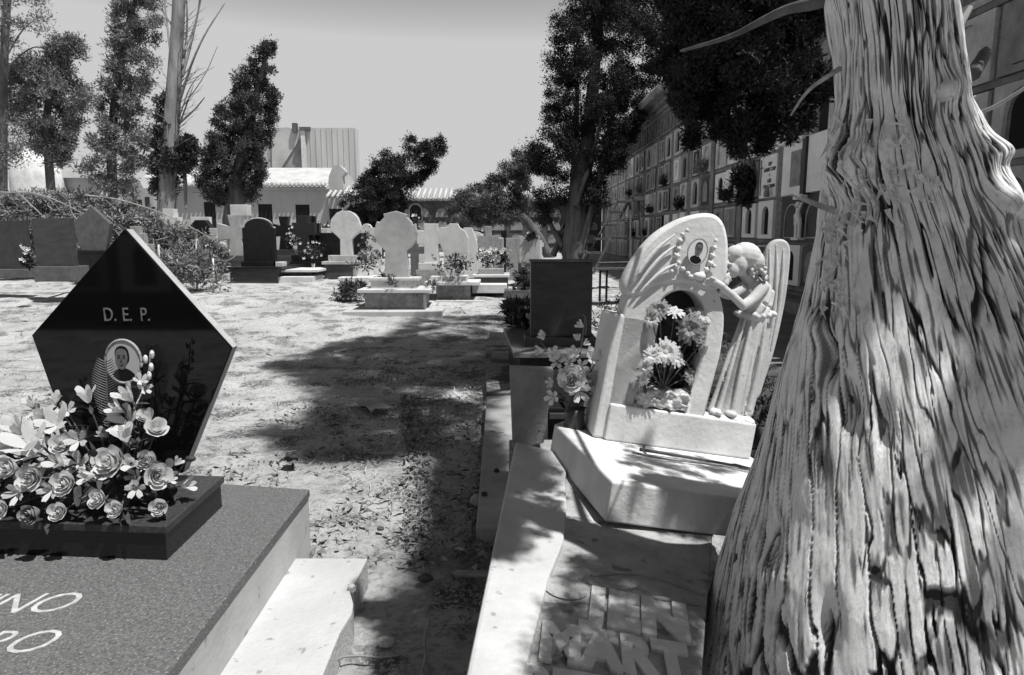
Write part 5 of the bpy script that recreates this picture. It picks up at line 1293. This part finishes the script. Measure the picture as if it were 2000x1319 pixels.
# widen the lit top to the traced inner edge
fk(MB().plan([(p.x, p.y) for p in kq][::-1], -.75, 0).build('kerb', mat('kerb_limewash', .45, .88, .14, 4, .25, 40, (24, .66, .26)), RT, bevel=.010))
pq = [KZ(x, y, -.018) for x, y in ((1060, 905), (1400, 905), (1390, 1078), (1384, 1140), (1372, 1300), (1356, 1450), (1000, 1500), (1030, 1319))]
bed = fk(MB().plan([(p.x, p.y) for p in pq][::-1], -.30, -.018).build('bed_slab', bed_m, RT, bevel=.006))
def raised(body, x0, y0, x1, y1, ytop, size_mul=1.0):
    a = KZ(x0, y0, -.018); b = KZ(x1, y1, -.018); c_ = KZ(x0, ytop, -.018); ex = (b-a); w_ = ex.length; ex.normalize(); h = abs((c_-a).dot(Vector((-ex.y, ex.x, 0))))
    cu = bpy.data.curves.new('t', 'FONT'); cu.body = body; cu.size = 1; cu.offset = .055; cu.extrude = .0; cu.resolution_u = 2; cu.space_character = 1.12
    t_ = bpy.data.objects.new('t', cu); C.objects.link(t_); bpy.context.view_layer.update(); W_ = t_.dimensions.x; C.objects.unlink(t_); bpy.data.objects.remove(t_)
    ang = math.atan2(ex.y, ex.x)
    mt = Matrix.Translation((a.x, a.y, -.016)) @ Matrix.Rotation(ang, 4, 'Z') @ Matrix.Diagonal((w_/W_, h/.74, .012, 1))
    return fk(text_mesh('raised_lettering', body, 1, .8, let_m, RT, mt, offset=.055, spacing=1.12, bevel=.02))
raised('JEN', 1148, 1214, 1362, 1258, 1150); raised('MART', 1052, 1286, 1352, 1338, 1218); raised('RTIZO', 1010, 1362, 1360, 1420, 1302)
q = smooth_path([KZ(x, y, -.016) for x, y in ((1155, 1125), (1220, 1118), (1300, 1132), (1375, 1162))], 2); fk(MB().tube(q, .007, 6).build('arc_moulding', bed_m, RT, smooth=True))
q = smooth_path([KZ(x, y, -.016) for x, y in ((1148, 1138), (1230, 1160), (1300, 1172), (1372, 1182))], 2); fk(MB().tube(q, .008, 6).build('arc_moulding', bed_m, RT, smooth=True))
c0 = KZ(1105, 1150, -.018); fk(MB().lathe([(.062, -.002), (.066, .006), (.055, .008)], (c0.x, c0.y, -.018), 24).build('round_boss', bed_m, RT))
# foil wrapped planter and daisies standing in the niche
def niche_flowers():
    base = TM @ Vector(((TY(1292, 800, yp+.04).x), yp+.06, TY(1292, 802, yp+.04).z))
    t = thing('niche_flowers', 'white daisies in a foil wrapped trough inside the arched niche of the angel tomb', 'flower arrangement', base)
    R3 = Matrix.Translation(-base) @ TM
    a = TY(1240, 795, yp-.02); b = TY(1346, 808, yp-.02); c_ = TY(1243, 758, yp-.02)
    nx, nz = 44, 18; v = []
    for i in range(nx):
        for j in range(nz):
            u, w_ = i/(nx-1), j/(nz-1); x = a.x+.004+(b.x-a.x-.012)*u; z = b.z+.004+(c_.z-b.z+.01)*w_
            y = yp-.012+.06*max(0, w_-.86)/.14*1.0+.022*(fbm(np.array([u*9.]), np.array([w_*4.]), seed=77, oct=3)[0]-.5)*2
            v.append((x, y, z+.004*math.sin(u*23)))
    f = [(i*nz+j, (i+1)*nz+j, (i+1)*nz+j+1, i*nz+j+1) for i in range(nx-1) for j in range(nz-1)]
    o = arr_mesh('foil_trough', v, f, M['foil'], t); o.data.transform(R3)
    sd = o.modifiers.new('thick', 'SOLIDIFY'); sd.thickness = .06; sd.offset = -1 
    L = [(1288, 606, 24, .0, 1, (-.3, -.8, .5)), (1318, 612, 22, -.01, 0, (.1, -.5, .9)), (1347, 642, 33, -.02, 1, (.0, -1, .1)), (1372, 618, 20, .03, 0, (.2, -.7, .6)), (1300, 688, 30, -.05, 0, (-.1, -1, .35)), (1276, 696, 22, -.05, 0, (-.2, -.9, .6)),
         (1262, 716, 18, -.05, 0, (-.6, -.8, .2)), (1352, 610, 16, .04, 1, (.1, -.5, .8)), (1374, 668, 22, .03, 1, (.4, -.8, .2)), (1258, 742, 13, -.04, 0, (-.5, -.8, .1)), (1320, 700, 22, -.01, 0, (.4, -.8, .4)), (1275, 625, 18, .0, 0, (-.5, -.7, .4)), (1268, 728, 10, -.05, 1, (0, -1, .1)), (1350, 735, 20, .05, 1, (.2, -.8, .3))]
    root = R3 @ Vector(((a.x+b.x)/2, yp+.03, c_.z)); st = MB(); lv = MB()
    for x, y, r, dy, dk, d in L:
        p = R3 @ TY(x, y, yp-.02+dy); s = r*.0021
        put(DAISY, 'daisy', t, p, s*1.05, d, M['petal2'] if dk else None)
        st.tube(smooth_path([root, (root+p)/2+Vector((.01, .03, 0)), p], 2), .003, 5)
        for _ in range(4):
            e = p+Vector((random.uniform(-.06, .06), random.uniform(0, .05), random.uniform(-.07, .03))); leaf_blades(lv, p+Vector((0, .015, -.01)), e, random.uniform(.006, .013))
    for _ in range(70):
        p = R3 @ TY(random.uniform(1262, 1365), random.uniform(610, 765), yp+random.uniform(.03, .10)); e = p+Vector((random.uniform(-.05, .05), random.uniform(-.03, .02), random.uniform(-.05, .05))); leaf_blades(lv, p, e, random.uniform(.008, .018))
    st.build('stem', M['stem'], t, smooth=True); lv.build('leaves', M['leaf'], t, smooth=True)
niche_flowers()
# dry palm sheath and sticks lying on the slab
ps = thing('dry_palm_stick', 'split dry palm stick lying along the front of the angel tomb slab', 'stick', TM @ TZl(1350, 890, .01))
RP = Matrix.Translation(-Vector(ps.location)) @ TM
def stick(pts, r, nm, m_):
    q = smooth_path([RP @ TZl(x, y, z) for x, y, z in pts], 2); return MB().tube(q, list(np.linspace(r, r*.5, len(q))), 6).build(nm, m_, ps, smooth=True)
stick([(1250, 878, .02), (1300, 886, .016), (1400, 903, .012), (1482, 918, .012)], .009, 'stick', M['wood'])
stick([(1235, 884, .012), (1290, 896, .012), (1380, 906, .010), (1480, 920, .010)], .006, 'stick', M['twig'])
stick([(1258, 872, .055), (1254, 880, .03), (1262, 886, .014)], .006, 'sheath', M['twig'])
for k in range(7): stick([(1420+k*6, 908+k, .012), (1440+k*6, 905+k*2, .03), (1452+k*6, 916, .012)], .0025, 'fibre', M['wood'])

# small grey headstone, vase and flowers, low slabs between the tombs
g = Grave('small tapering light grey headstone partly sunlit, left of the angel tomb', 1035, 868, 3.5, 'headstone', group=None, name='headstone')
D = 3.5; pts = [(995, 722), (1082, 725), (1062, 866), (1001, 880)]
q = [(W(x, y, D).x-g.o.x, W(x, y, D).z-g.o.z) for x, y in pts]; 
MB().prism(q[::-1], 0, .13).build('slab', M['lgrey'], g.t, bevel=.006)
MB().box((q[3][0]-.02, -.05, -.3), (q[2][0]+.1, .2, q[3][1]-.001)).build('base', M['lgrey'], g.t, bevel=.006)
lo = thing('black_kerbed_grave', 'low black kerbed grave box behind the vase of white gladioli', 'grave', (W(1100, 800, 4.0).x, 4.0, 0))
a = W(1070, 797, 3.9); b = W(1250, 797, 3.9)
MB().box((a.x-lo.location.x, -.1, -.05), (b.x-lo.location.x, 1.1, a.z)).build('box', M['black2'], lo, bevel=.01)
MB().box((a.x-lo.location.x+.01, -.13, a.z-.06), (b.x-lo.location.x, -.101, a.z-.03)).build('rim', M['dgrey'], lo)
for nm, lab, pp, z, m_ in (('ground_slab', 'long low grey stone slab beside the path, cones lying on it', [(951, 774), (1012, 772), (1020, 1032), (930, 1030)], .12, mat('path_slab', .30, .75, .25, 3, .2, 60, (7, .66, .12))),
                       ('ground_slab', 'sunken mottled slab with soil patches behind the long low one', [(948, 676), (1000, 674), (1010, 768), (950, 768)], .10, mat('soiled_slab', .26, .85, .4, 6, .4, 40, (5, .5, .08)))):
    q = [WZ(x, y, z) for x, y in pp]; c_ = sum(q, Vector())/4
    o = MB().plan([(p.x-c_.x, p.y-c_.y) for p in q][::-1], -.2, z).build(nm, m_, bevel=.006); o.location = (c_.x, c_.y, 0)
    tag(o, lab, 'slab')
def vase_flowers():
    D = 3.05; base = WZ(1120, 832, .40); base = W(1122, 822, D); t = thing('vase_flowers', 'white gladioli and roses in a dark pot between grey headstone and angel tomb', 'flower arrangement', base); bo = Vector(base)
    L = [(1118, 742, 27, 'r', (-.2, -.9, .4)), (1148, 745, 24, 'r', (.3, -.8, .5)), (1132, 765, 20, 'b', (0, -1, .1)), (1075, 748, 10, 'b', (-.6, -.7, .2)), (1079, 776, 14, 'b', (-.4, -.9, .1)), (1158, 700, 15, 'b', (.3, -.8, .5)), (1175, 695, 13, 'b', (.6, -.7, .4)), (1105, 735, 16, 'b', (-.4, -.8, .4)),
         (1060, 660, 12, 't', (-.3, -.6, .8)), (1058, 685, 12, 't', (-.9, -.5, .1)), (1080, 690, 13, 'b', (.2, -.9, .3)), (1088, 706, 14, 'b', (-.2, -.9, .3)), (1112, 706, 12, 'b', (0, -.9, .5)), (1136, 637, 11, 't', (-.7, -.5, .5)), (1130, 662, 10, 't', (-.5, -.6, .6)), (1142, 672, 9, 't', (.5, -.6, .5)),
         (1122, 690, 13, 'b', (-.3, -.9, .5)), (1136, 715, 13, 'b', (.2, -.9, .3)), (1150, 682, 8, 't', (.5, -.7, .3))]
    st = MB(); lv = MB()
    for i, (x, y, r, k, d) in enumerate(L):
        p = W(x, y, D-.03+random.uniform(-.04, .04))-bo; s = r/F*D
        me, nm, k_ = {'r': (ROSES[2], 'rose', 1.15), 't': (TUL, 'tulip', 1.2), 'b': (BLO[i % 2], 'blossom', 1.25)}[k]
        put(me, nm, t, p-Vector(d).normalized()*s*.4, s*k_, d)
    for pts in ([(1120, 800), (1112, 740), (1085, 700), (1055, 668)], [(1122, 800), (1128, 720), (1136, 670), (1143, 625)], [(1125, 800), (1150, 730), (1170, 700)], [(1118, 800), (1095, 770), (1078, 770)]):
        q = smooth_path([W(x, y, D)-bo for x, y in pts], 2); st.tube(q, list(np.linspace(.006, .003, len(q))), 5)
    st.tube(smooth_path([W(x, y, D)-bo for x, y in ((1143, 655), (1146, 635), (1142, 618), (1138, 616))], 2), .003, 5)
    for _ in range(46):
        x, y = random.uniform(1092, 1160), random.uniform(735, 815); a = W(x, y, D+random.uniform(-.02, .07))-bo; e = a+Vector((random.uniform(-.06, .06), random.uniform(-.03, .02), random.uniform(-.02, .07))); leaf_blades(lv, a, e, random.uniform(.012, .024))
    st.build('stem', M['stem'], t, smooth=True); lv.build('leaves', M['leaf'], t, smooth=True)
    pot = W(1122, 830, D)-bo; MB().lathe([(.05, -.25), (.06, -.1), (.045, .02), (.05, .06), (.04, .06)], (0, 0, 0), 14).build('pot', M['dgrey'], t, smooth=True)
vase_flowers()
# cones, cloth, twine, twigs, leaf on the ground
def blobby(nm, lab, cat, px, py, z, r, m_, sq=(1, 1, .8), grp=None, seed=0):
    p = WZ(px, py, z); mb = MB().ball((0, 0, 0), (r*sq[0], r*sq[1], r*sq[2]), 10, 7)
    mb.v = [tuple(Vector(v)*(1+.35*(float(fbm(np.array([v[0]/r*1.5+seed]), np.array([v[1]/r*1.5]), np.array([v[2]/r*1.5]), seed=5)[0])-.5)*2)) for v in mb.v]
    o = mb.build(nm, m_, smooth=False); o.location = p+Vector((0, 0, r*sq[2]*.6)); return tag(o, lab, cat, grp)
blobby('stone', 'pale rounded stone lying against the long low slab', 'stone', 936, 985, .05, .045, M['lgrey'], seed=3)
blobby('cypress_cone', 'dark cypress cone on the left edge of the long low slab', 'cone', 946, 968, .12, .017, M['leaf'], grp='cypress cones on the long low slab', seed=1)
blobby('cypress_cone', 'dark cypress cone further right on the long low slab', 'cone', 970, 922, .12, .017, M['leaf'], grp='cypress cones on the long low slab', seed=2)
for i, (x, y, r, lb) in enumerate(((829, 1134, .03, 'large dark clod at the shadow edge near the bottom'), (743, 1035, .018, 'small dark clod alone on bright sand above the pale apron'), (785, 945, .016, 'dark clod in the middle of the dappled sand'), (825, 980, .018, 'dark clod right of the middle on bright sand'), (737, 968, .014, 'tiny dark clod left of the middle on bright sand'),  # first lump stands in for a dark bump of the cast shadow
                               (897, 1078, .028, 'pale lump of earth at the right shadow edge'), (754, 1260, .03, 'pale stone in the strewn straw beside the bottom shadow'))):
    blobby('stone', lb, 'stone', x, y, .02, r, M['dirtdark'] if 'dark' in lb else M['conc'], (1.1, .8, .6), seed=i)
def sheet(nm, lab, cat, pts, z, m_, amp=.02, seed=1):
    q = [WZ(x, y, z) for x, y in pts]; c_ = sum(q, Vector())/len(q); n = 14; v = []; 
    a, b, c2, d = q
    for i in range(n):
        for j in range(n):
            u, w_ = i/(n-1), j/(n-1); p = (a.lerp(b, u)).lerp(d.lerp(c2, u), w_)-c_
            v.append((p.x+.012*math.sin(w_*9+u*3), p.y+.012*math.sin(u*11), .012+amp*float(fbm(np.array([u*4.]), np.array([w_*4.]), seed=seed)[0])))
    f = [(i*n+j, (i+1)*n+j, (i+1)*n+j+1, i*n+j+1) for i in range(n-1) for j in range(n-1)]
    o = arr_mesh(nm, v, f, m_); o.location = c_; sd = o.modifiers.new('thick', 'SOLIDIFY'); sd.thickness = .003; return tag(o, lab, cat)
sheet('crumpled_cloth', 'crumpled pale cloth or plastic on the shaded sand', 'cloth', [(682, 787), (735, 785), (772, 803), (725, 812)], .045, M['lgrey'], .05, 4)
sheet('fallen_leaf', 'curled dark dead leaf at the left edge of the tree shade', 'leaf', [(545, 912), (560, 900), (588, 902), (580, 915)], .05, M['leaf'], .08, 6)
tw = thing('twine_ring', 'pale ring of twine or dry wreath wire on the shaded sand', 'twine', WZ(842, 820, .05))
MB().tube([(.12*math.cos(a)*(1+.1*math.sin(3*a)), .07*math.sin(a), .012*math.sin(5*a)+.012) for a in np.linspace(0, 6.0, 40)], .005, 5).build('ring', M['twig'], tw, smooth=True)
rt_list = [([(838, 1215), (828, 1250), (832, 1285), (822, 1330)], .007, 'upright dry root in the bottom shadow'), ([(640, 1300), (680, 1283), (760, 1290), (830, 1268)], .005, 'long thin dry root running across straw and shadow at the bottom'), ([(770, 1255), (800, 1240), (838, 1232)], .003, 'short thin root in the bottom shadow'),
           ([(780, 1168), (785, 1195), (800, 1200), (812, 1180)], .003, 'hooked wire thin root in the bottom shadow'), ([(560, 885), (610, 880), (625, 893), (600, 912)], .004, 'forked pale twig at the left edge of the shade'), ([(765, 990), (768, 975), (770, 968)], .003, 'short upright stalk above the pale apron')]
for pts, r, lb in rt_list:
    q = [WZ(x, y, .04) for x, y in pts]; c_ = q[0].copy(); q = smooth_path([p-c_ for p in q], 2)
    o = MB().tube(q, list(np.linspace(r, r*.5, len(q))), 6).build('root', M['twig'], smooth=True); o.location = c_+Vector((0, 0, .008)); tag(o, lb, 'root')
o = MB().box((-.09, -.02, 0), (.09, .025, .012)).build('wood_chip', M['twig'], bevel=.004); o.location = WZ(928, 1124, .045); tag(o, 'flat pale wood chip beside the kerb at the shadow edge', 'wood chip')

# ================================================================ NEAR CYPRESS TRUNK (right)
def near_trunk():
    Dc = 1.72
    edge = [(-900, 1690, 1810), (-400, 1660, 1840), (-200, 1645, 1860), (0, 1628, 1872), (100, 1640, 1880), (200, 1640, 1888), (300, 1625, 1925), (380, 1612, 1955), (460, 1606, 2000), (560, 1586, 2050), (640, 1564, 2090), (760, 1532, 2150), (880, 1503, 2200), (960, 1480, 2230), (1060, 1443, 2262), (1180, 1413, 2290), (1319, 1385, 2320), (1500, 1340, 2360), (1760, 1270, 2420)]
    Z = []; CX = []; R = []
    for y, l, r in edge:
        a, b = W(l, y, Dc), W(r, y, Dc); Z.append(a.z); CX.append((a.x+b.x)/2); R.append((b.x-a.x)/2)
    Z, CX, R = np.array(Z)[::-1], np.array(CX)[::-1], np.array(R)[::-1]
    R[Z < .0] *= 1.05
    nu = 1150; zs = np.concatenate([np.linspace(-.25, 2.25, 800), np.linspace(2.27, 3.6, 40)]); nz = len(zs)
    # angles: dense on the side facing the picture
    th = np.linspace(0, 1, nu, endpoint=False); th = th*2*PI; th = th+.55*np.sin(th)*1.0   # denser around pi
    ang = th+PI/2+0.0                                                                         # pi -> faces -y
    U, Zg = np.meshgrid(ang, zs)
    cx = np.interp(Zg, Z, CX); rr = np.interp(Zg, Z, R)
    px_ = .5+(U-1.5*PI)*(.5*rr+.27)/(2*PI*.56)
    warp = (fbm(px_*6, Zg*1.1, seed=31, oct=2)-.5)*.45+(fbm(px_*30, Zg*5, seed=32, oct=2)-.5)*.10
    ridge_u = (px_*1.0+warp*.03)
    a1 = np.abs(2*fbm(ridge_u*62, Zg*1.5, seed=33, oct=3)-1)
    a2 = np.abs(2*fbm(ridge_u*150+7, Zg*3.6, seed=34, oct=2)-1)
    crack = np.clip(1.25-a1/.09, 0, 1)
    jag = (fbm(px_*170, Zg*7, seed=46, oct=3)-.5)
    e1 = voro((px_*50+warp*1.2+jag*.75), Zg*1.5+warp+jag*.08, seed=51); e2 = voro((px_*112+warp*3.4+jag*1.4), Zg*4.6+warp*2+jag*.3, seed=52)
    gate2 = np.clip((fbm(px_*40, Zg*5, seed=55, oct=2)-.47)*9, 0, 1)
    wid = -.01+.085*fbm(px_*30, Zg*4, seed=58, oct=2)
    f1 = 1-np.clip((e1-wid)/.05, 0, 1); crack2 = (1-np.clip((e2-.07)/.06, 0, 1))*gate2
    fib = fbm(px_*560+warp*8+jag*1.0, Zg*4.5, seed=57, oct=3)-.5
    jut = fbm(px_*110+warp*2, Zg*4, seed=56, oct=3)-.5
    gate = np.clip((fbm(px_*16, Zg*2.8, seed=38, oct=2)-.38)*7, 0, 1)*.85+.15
    plate = fbm(ridge_u*70, Zg*3, seed=35, oct=3)-.5
    fine = fbm(px_*300, Zg*26, seed=36, oct=3)-.5
    lobes = (fbm(px_*9, Zg*.9, seed=37, oct=2)-.5)
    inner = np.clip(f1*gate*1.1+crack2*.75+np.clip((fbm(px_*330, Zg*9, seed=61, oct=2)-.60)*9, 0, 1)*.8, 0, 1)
    d = lobes*.035*np.clip(rr/.3, .3, 1)-f1*gate*.014-crack2*.005+plate*.003+jut*.003+fib*.0016+fine*.002
    # projected picture position, for the knots, the burl and the hollows seen in the photograph
    ky = np.interp(Zg, [0, .7, 1.5, 2.1], [1.14, 1.0, .88, .80])
    x = cx+rr*np.cos(U); y = Dc+rr*np.sin(U)*ky
    s_, c_ = math.sin(TILT), math.cos(TILT)
    zc = y*c_-(Zg-EYE)*s_; vy = (y*s_+(Zg-EYE)*c_); PX = 1000+F*x/zc; PY = 659.5-F*vy/zc
    front = (np.sin(U) < .15)
    def G(px0, py0, sx, sy): return np.exp(-((PX-px0)/sx)**2-((PY-py0)/sy)**2)*front
    burl = G(1690, 320, 100, 65)+.2*G(1830, 345, 60, 45)
    d = d+burl*(.025+.12*(fbm(px_*40, Zg*13, seed=41, oct=4)-.5))+G(1665, 400, 90, 35)*(-.035)
    d = d+G(1850, 170, 28, 30)*.03+G(1950, 290, 26, 26)*.03+G(1790, 230, 60, 45)*(-.03)+G(1900, 470, 60, 70)*(-.015)+G(1960, 400, 25, 40)*.04
    d = d-G(1622, 700, 12, 42)*.05-G(1660, 790, 26, 60)*.5*.065-G(1725, 830, 18, 55)*.5*.06-G(1505, 1050, 22, 50)*.5*.05-G(1620, 1215, 22, 50)*.5*.07+G(1600, 640, 18, 30)*.02-G(1830, 60, 60, 60)*.0
    hi = np.clip((zs-1.72)/.3, 0, 1)[:, None]
    d = d+hi*(fbm(px_*14, Zg*3, seed=43, oct=3)-.5)*.06
    rr2 = rr+d
    x = cx+rr2*np.cos(U); y = Dc+rr2*np.sin(U)*ky
    zz = Zg+.004*(fbm(px_*60, Zg*10, seed=44, oct=2)-.5)
    base = Vector((float(np.interp(0, Z, CX)), Dc, 0))
    v = np.stack([x-base.x, y-base.y, zz], -1).reshape(-1, 3)
    i = np.arange(nz-1)[:, None]*nu; j = np.arange(nu)[None]; j2 = (j+1) % nu
    f = np.stack([i+j, i+j2, i+nu+j2, i+nu+j], -1).reshape(-1, 4)
    t = thing('cypress_tree', 'huge old cypress trunk with deeply furrowed sunlit bark filling the right side', 'tree', base)
    m = bpy.data.materials.new('near_bark'); m.use_nodes = True
    n = m.node_tree.nodes; l = m.node_tree.links; b = n['Principled BSDF']; b.inputs['Roughness'].default_value = .9; b.inputs['Specular IOR Level'].default_value = .15
    tc = n.new('ShaderNodeTexCoord'); mp = n.new('ShaderNodeMapping'); mp.inputs['Scale'].default_value = (1, 1, .13); l.new(tc.outputs['Object'], mp.inputs[0])
    def ns(s, det, src, ro=.6):
        q = n.new('ShaderNodeTexNoise'); q.inputs['Scale'].default_value = s; q.inputs['Detail'].default_value = det; q.inputs['Roughness'].default_value = ro; l.new(src, q.inputs['Vector']); return q.outputs[0]
    def rp(src, p0, c0, p1, c1):
        r = n.new('ShaderNodeValToRGB'); l.new(src, r.inputs[0]); r.color_ramp.elements[0].position = p0; r.color_ramp.elements[0].color = (c0,)*3+(1,); r.color_ramp.elements[1].position = p1; r.color_ramp.elements[1].color = (c1,)*3+(1,); return r.outputs[0]
    s1 = rp(ns(60, 10, mp.outputs[0], .85), .36, .50, .48, .90); s2 = rp(ns(16, 6, tc.outputs['Object']), .35, .8, .6, 1.0)
    mx = n.new('ShaderNodeMixRGB'); mx.blend_type = 'MULTIPLY'; mx.inputs[0].default_value = 1; l.new(s1, mx.inputs[1]); l.new(s2, mx.inputs[2]); l.new(mx.outputs[0], b.inputs['Base Color'])
    at = n.new('ShaderNodeAttribute'); at.attribute_name = 'inner_bark_shade'                 # darker inner bark between the plates, with the cracks' shade painted in as well
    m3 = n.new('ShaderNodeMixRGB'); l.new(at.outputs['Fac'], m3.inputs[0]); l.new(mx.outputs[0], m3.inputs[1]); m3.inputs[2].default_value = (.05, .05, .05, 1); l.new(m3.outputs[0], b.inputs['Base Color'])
    bu = n.new('ShaderNodeBump'); bu.inputs['Strength'].default_value = .8; bu.inputs['Distance'].default_value = .008; l.new(ns(130, 8, mp.outputs[0], .8), bu.inputs['Height']); l.new(bu.outputs[0], b.inputs['Normal'])
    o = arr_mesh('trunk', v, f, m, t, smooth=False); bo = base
    at_ = o.data.attributes.new('inner_bark_shade', 'FLOAT', 'POINT'); at_.data.foreach_set('value', inner.astype(np.float32).ravel())
    # curling strips of loose bark round the burl and along the left flank
    fm = MB(); 
    def surf(px0, py0):
        r = ray(px0, py0); A = None
        for k in range(60):
            tt = .7+k*.03; p = Vector((0, 0, EYE))+r*tt; cxx = float(np.interp(p.z, Z, CX)); rad = float(np.interp(p.z, Z, R))
            if ((p.x-cxx)**2+((p.y-Dc)/float(np.interp(p.z, [0, .7, 1.5, 2.1], [1.14, 1.0, .88, .80])))**2)**.5 < rad+.02: return p
        return None
    for _ in range(170):
        if _ < 120: px0, py0 = random.gauss(1690, 70), random.gauss(335, 55)
        elif _ < 170: px0, py0 = random.uniform(1600, 1650), random.uniform(420, 600)
        else: px0, py0 = random.uniform(1560, 1990), random.uniform(500, 1300)
        p = surf(px0, py0)
        if p is None: continue
        L = random.uniform(.015, .04) if _ < 260 else random.uniform(.03, .08); w = random.uniform(.003, .008); a = random.gauss(0, .6 if _ < 260 else .12)
        dwn = Vector((math.sin(a), 0, -math.cos(a))); out = Vector((random.uniform(-.5, .1), -1, random.uniform(-.2, .3))).normalized(); sd_ = dwn.cross(out).normalized()
        P = []
        for k in range(5):
            u = k/4; lift = (.006 if _ < 260 else .0)+(.03*u*u if _ < 260 else .010*u*u)
            c0_ = p+dwn*L*u+out*lift; wk = w*(1-.93*u); P += [c0_-sd_*wk-bo, c0_+sd_*wk-bo, c0_+sd_*wk+out*.004-bo, c0_-sd_*wk+out*.004-bo]
        F_ = []
        for k in range(4):
            for e in range(4): F_.append((k*4+e, k*4+(e+1) % 4, (k+1)*4+(e+1) % 4, (k+1)*4+e))
        F_ += [(0, 1, 2, 3), (16, 17, 18, 19)]
        fm.add(P, F_)
    tag(fm.build('bark_strips', m, o), kind='stuff')
    # limbs: the one reaching left, broken stubs, thin dead twigs, and the crown high above
    def limb(pts, r0, r1, mt=m, nm='branch', n_=8, nsm=2):
        q = smooth_path([(p if isinstance(p, Vector) else W(*p))-bo for p in pts], nsm); return MB().tube(q, list(np.linspace(r0, r1, len(q))), n_).build(nm, mt, t, smooth=True)
    limb([(1700, -60, 1.75), (1640, -10, 1.8), (1590, 8, 1.9), (1540, 16, 2.1), (1480, 45, 2.4), (1430, 72, 2.7), (1330, 100, 3.3)], .024, .006, M['bark_f'])
    limb([(1840, 190, 1.6), (1852, 170, 1.54)], .022, .02, nm='stub', n_=5); limb([(1930, 330, 1.65), (1952, 290, 1.6)], .024, .02, nm='stub', n_=5)
    limb([(1840, 120, 1.7), (1868, 60, 1.72), (1895, 15, 1.75)], .014, .006, M['twig']); limb([(1960, 415, 1.6), (2030, 395, 1.6)], .02, .02, nm='stub')
    limb([(1985, 405, 1.5), (2010, 420, 1.5), (2020, 480, 1.5)], .016, .02, nm='stub')
    limb([(1640, 135, 1.7), (1615, 150, 1.66), (1575, 178, 1.8), (1545, 225, 2.0)], .007, .003, M['twig']); limb([(1895, 225, 1.8), (1940, 212, 1.75), (2005, 170, 1.7)], .006, .004, M['twig']); limb([(1880, 205, 1.75), (1905, 188, 1.75)], .004, .003, M['twig'])
    limb([(1625, 410, 1.6), (1600, 402, 1.56), (1548, 380, 1.5)], .009, .004, M['twig'])
    limb([(1900, 145, 1.9), (1925, 105, 2.0), (1918, 100, 2.0)], .02, .015, M['bark_f'])
    # crown
    cs, rs_ = [], []; cs2, rs2 = [], []
    tips = [Vector((2.8, 4.2, 4.6)), Vector((3.5, 4.8, 5.0)), Vector((2.3, 5.0, 5.2)), Vector((3.2, 3.9, 5.6))]
    top = Vector((1.30, 1.75, 3.3))
    for e in tips:
        q = smooth_path([top+Vector((.1, 0, -.2)), Vector((2.3, 1.6, 3.6)), Vector((3.0, 2.9, 4.1)), e], 2); MB().tube([p-bo for p in q], list(np.linspace(.10, .03, len(q))), 7).build('branch', m, t, smooth=True)
    # unseen leaf patches added along the sun ray to shade trunk, tomb and sand
    targets = [(1800, 240, 3), (1835, 100, 3), (1880, 500, 6), (1920, 555, 8), (1960, 620, 9), (1990, 590, 8), (1950, 780, 8), (1990, 820, 8), (1930, 400, 10), (1850, 200, 5), (1890, 330, 6), (1700, 60, 7), (1660, 150, 5), (1780, 330, 6), (1700, 385, 6), (1740, 210, 4), (1660, 280, 4), (1820, 390, 7), (1860, 280, 7), (1780, 60, 5), (1990, 700, 8), (1940, 660, 6), (1880, 440, 6), (1990, 1080, 4)]
    for px0, py0, n_ in targets:
        p = surf(px0, py0)
        if p is None: continue
        for k in range(n_):
            c3 = p+SUN*random.uniform(2.3, 3.6)+Vector((random.gauss(0, .03), random.gauss(0, .03), 0)); cs2.append(tuple(c3-bo)); rs2.append(random.uniform(.025, .05))
    def shade(poly, z, n_, s0, s1, r0, r1):
        xs = [p_[0] for p_ in poly]; ys = [p_[1] for p_ in poly]; k = 0
        while k < n_:
            a_, b_ = random.uniform(min(xs), max(xs)), random.uniform(min(ys), max(ys))
            if not in_poly(a_, b_, poly): continue
            c3 = WZ(a_, b_, z)+SUN*random.uniform(s0, s1); k += 1
            if c3.z < EYE+.36*c3.y+.12: continue
            cs2.append(tuple(c3-bo)); rs2.append(random.uniform(r0, r1)*.8)
    shade([(775, 1135), (925, 1135), (940, 1060), (925, 1330), (740, 1330), (760, 1205), (695, 1192), (695, 1160), (770, 1165)], .03, 260, 2.9, 3.5, .05, .09)
    shade([(1115, 1085), (1385, 1080), (1375, 1340), (1042, 1340)], .5, 190, 2.4, 3.2, .04, .08)
    shade([(1042, 925), (1100, 920), (1100, 1058), (1040, 1055)], .5, 26, 2.2, 2.8, .03, .05)
    shade([(1260, 915), (1470, 925), (1470, 965), (1230, 950)], .62, 40, 2.0, 2.6, .03, .06)
    shade([(1240, 820), (1470, 840), (1465, 890), (1220, 880)], .68, 40, 2.0, 2.6, .03, .06)
    for e in tips:
        for k in range(10): c3 = e+Vector((random.gauss(.3, .4), random.gauss(0, .4), random.gauss(.9, .4))); cs.append(tuple(c3-bo)); rs_.append(random.uniform(.12, .3))
    v, f = leaves(cs, rs_, 120, .028, elong=2.4); v2, f2 = leaves(cs2, rs2, 130, .010, elong=2.0); arr_mesh('crown', np.concatenate([v, v2]), np.concatenate([f, f2+len(v)]), M['fol_r'], t)  # added shade patches are merged into the crown mesh
near_trunk()
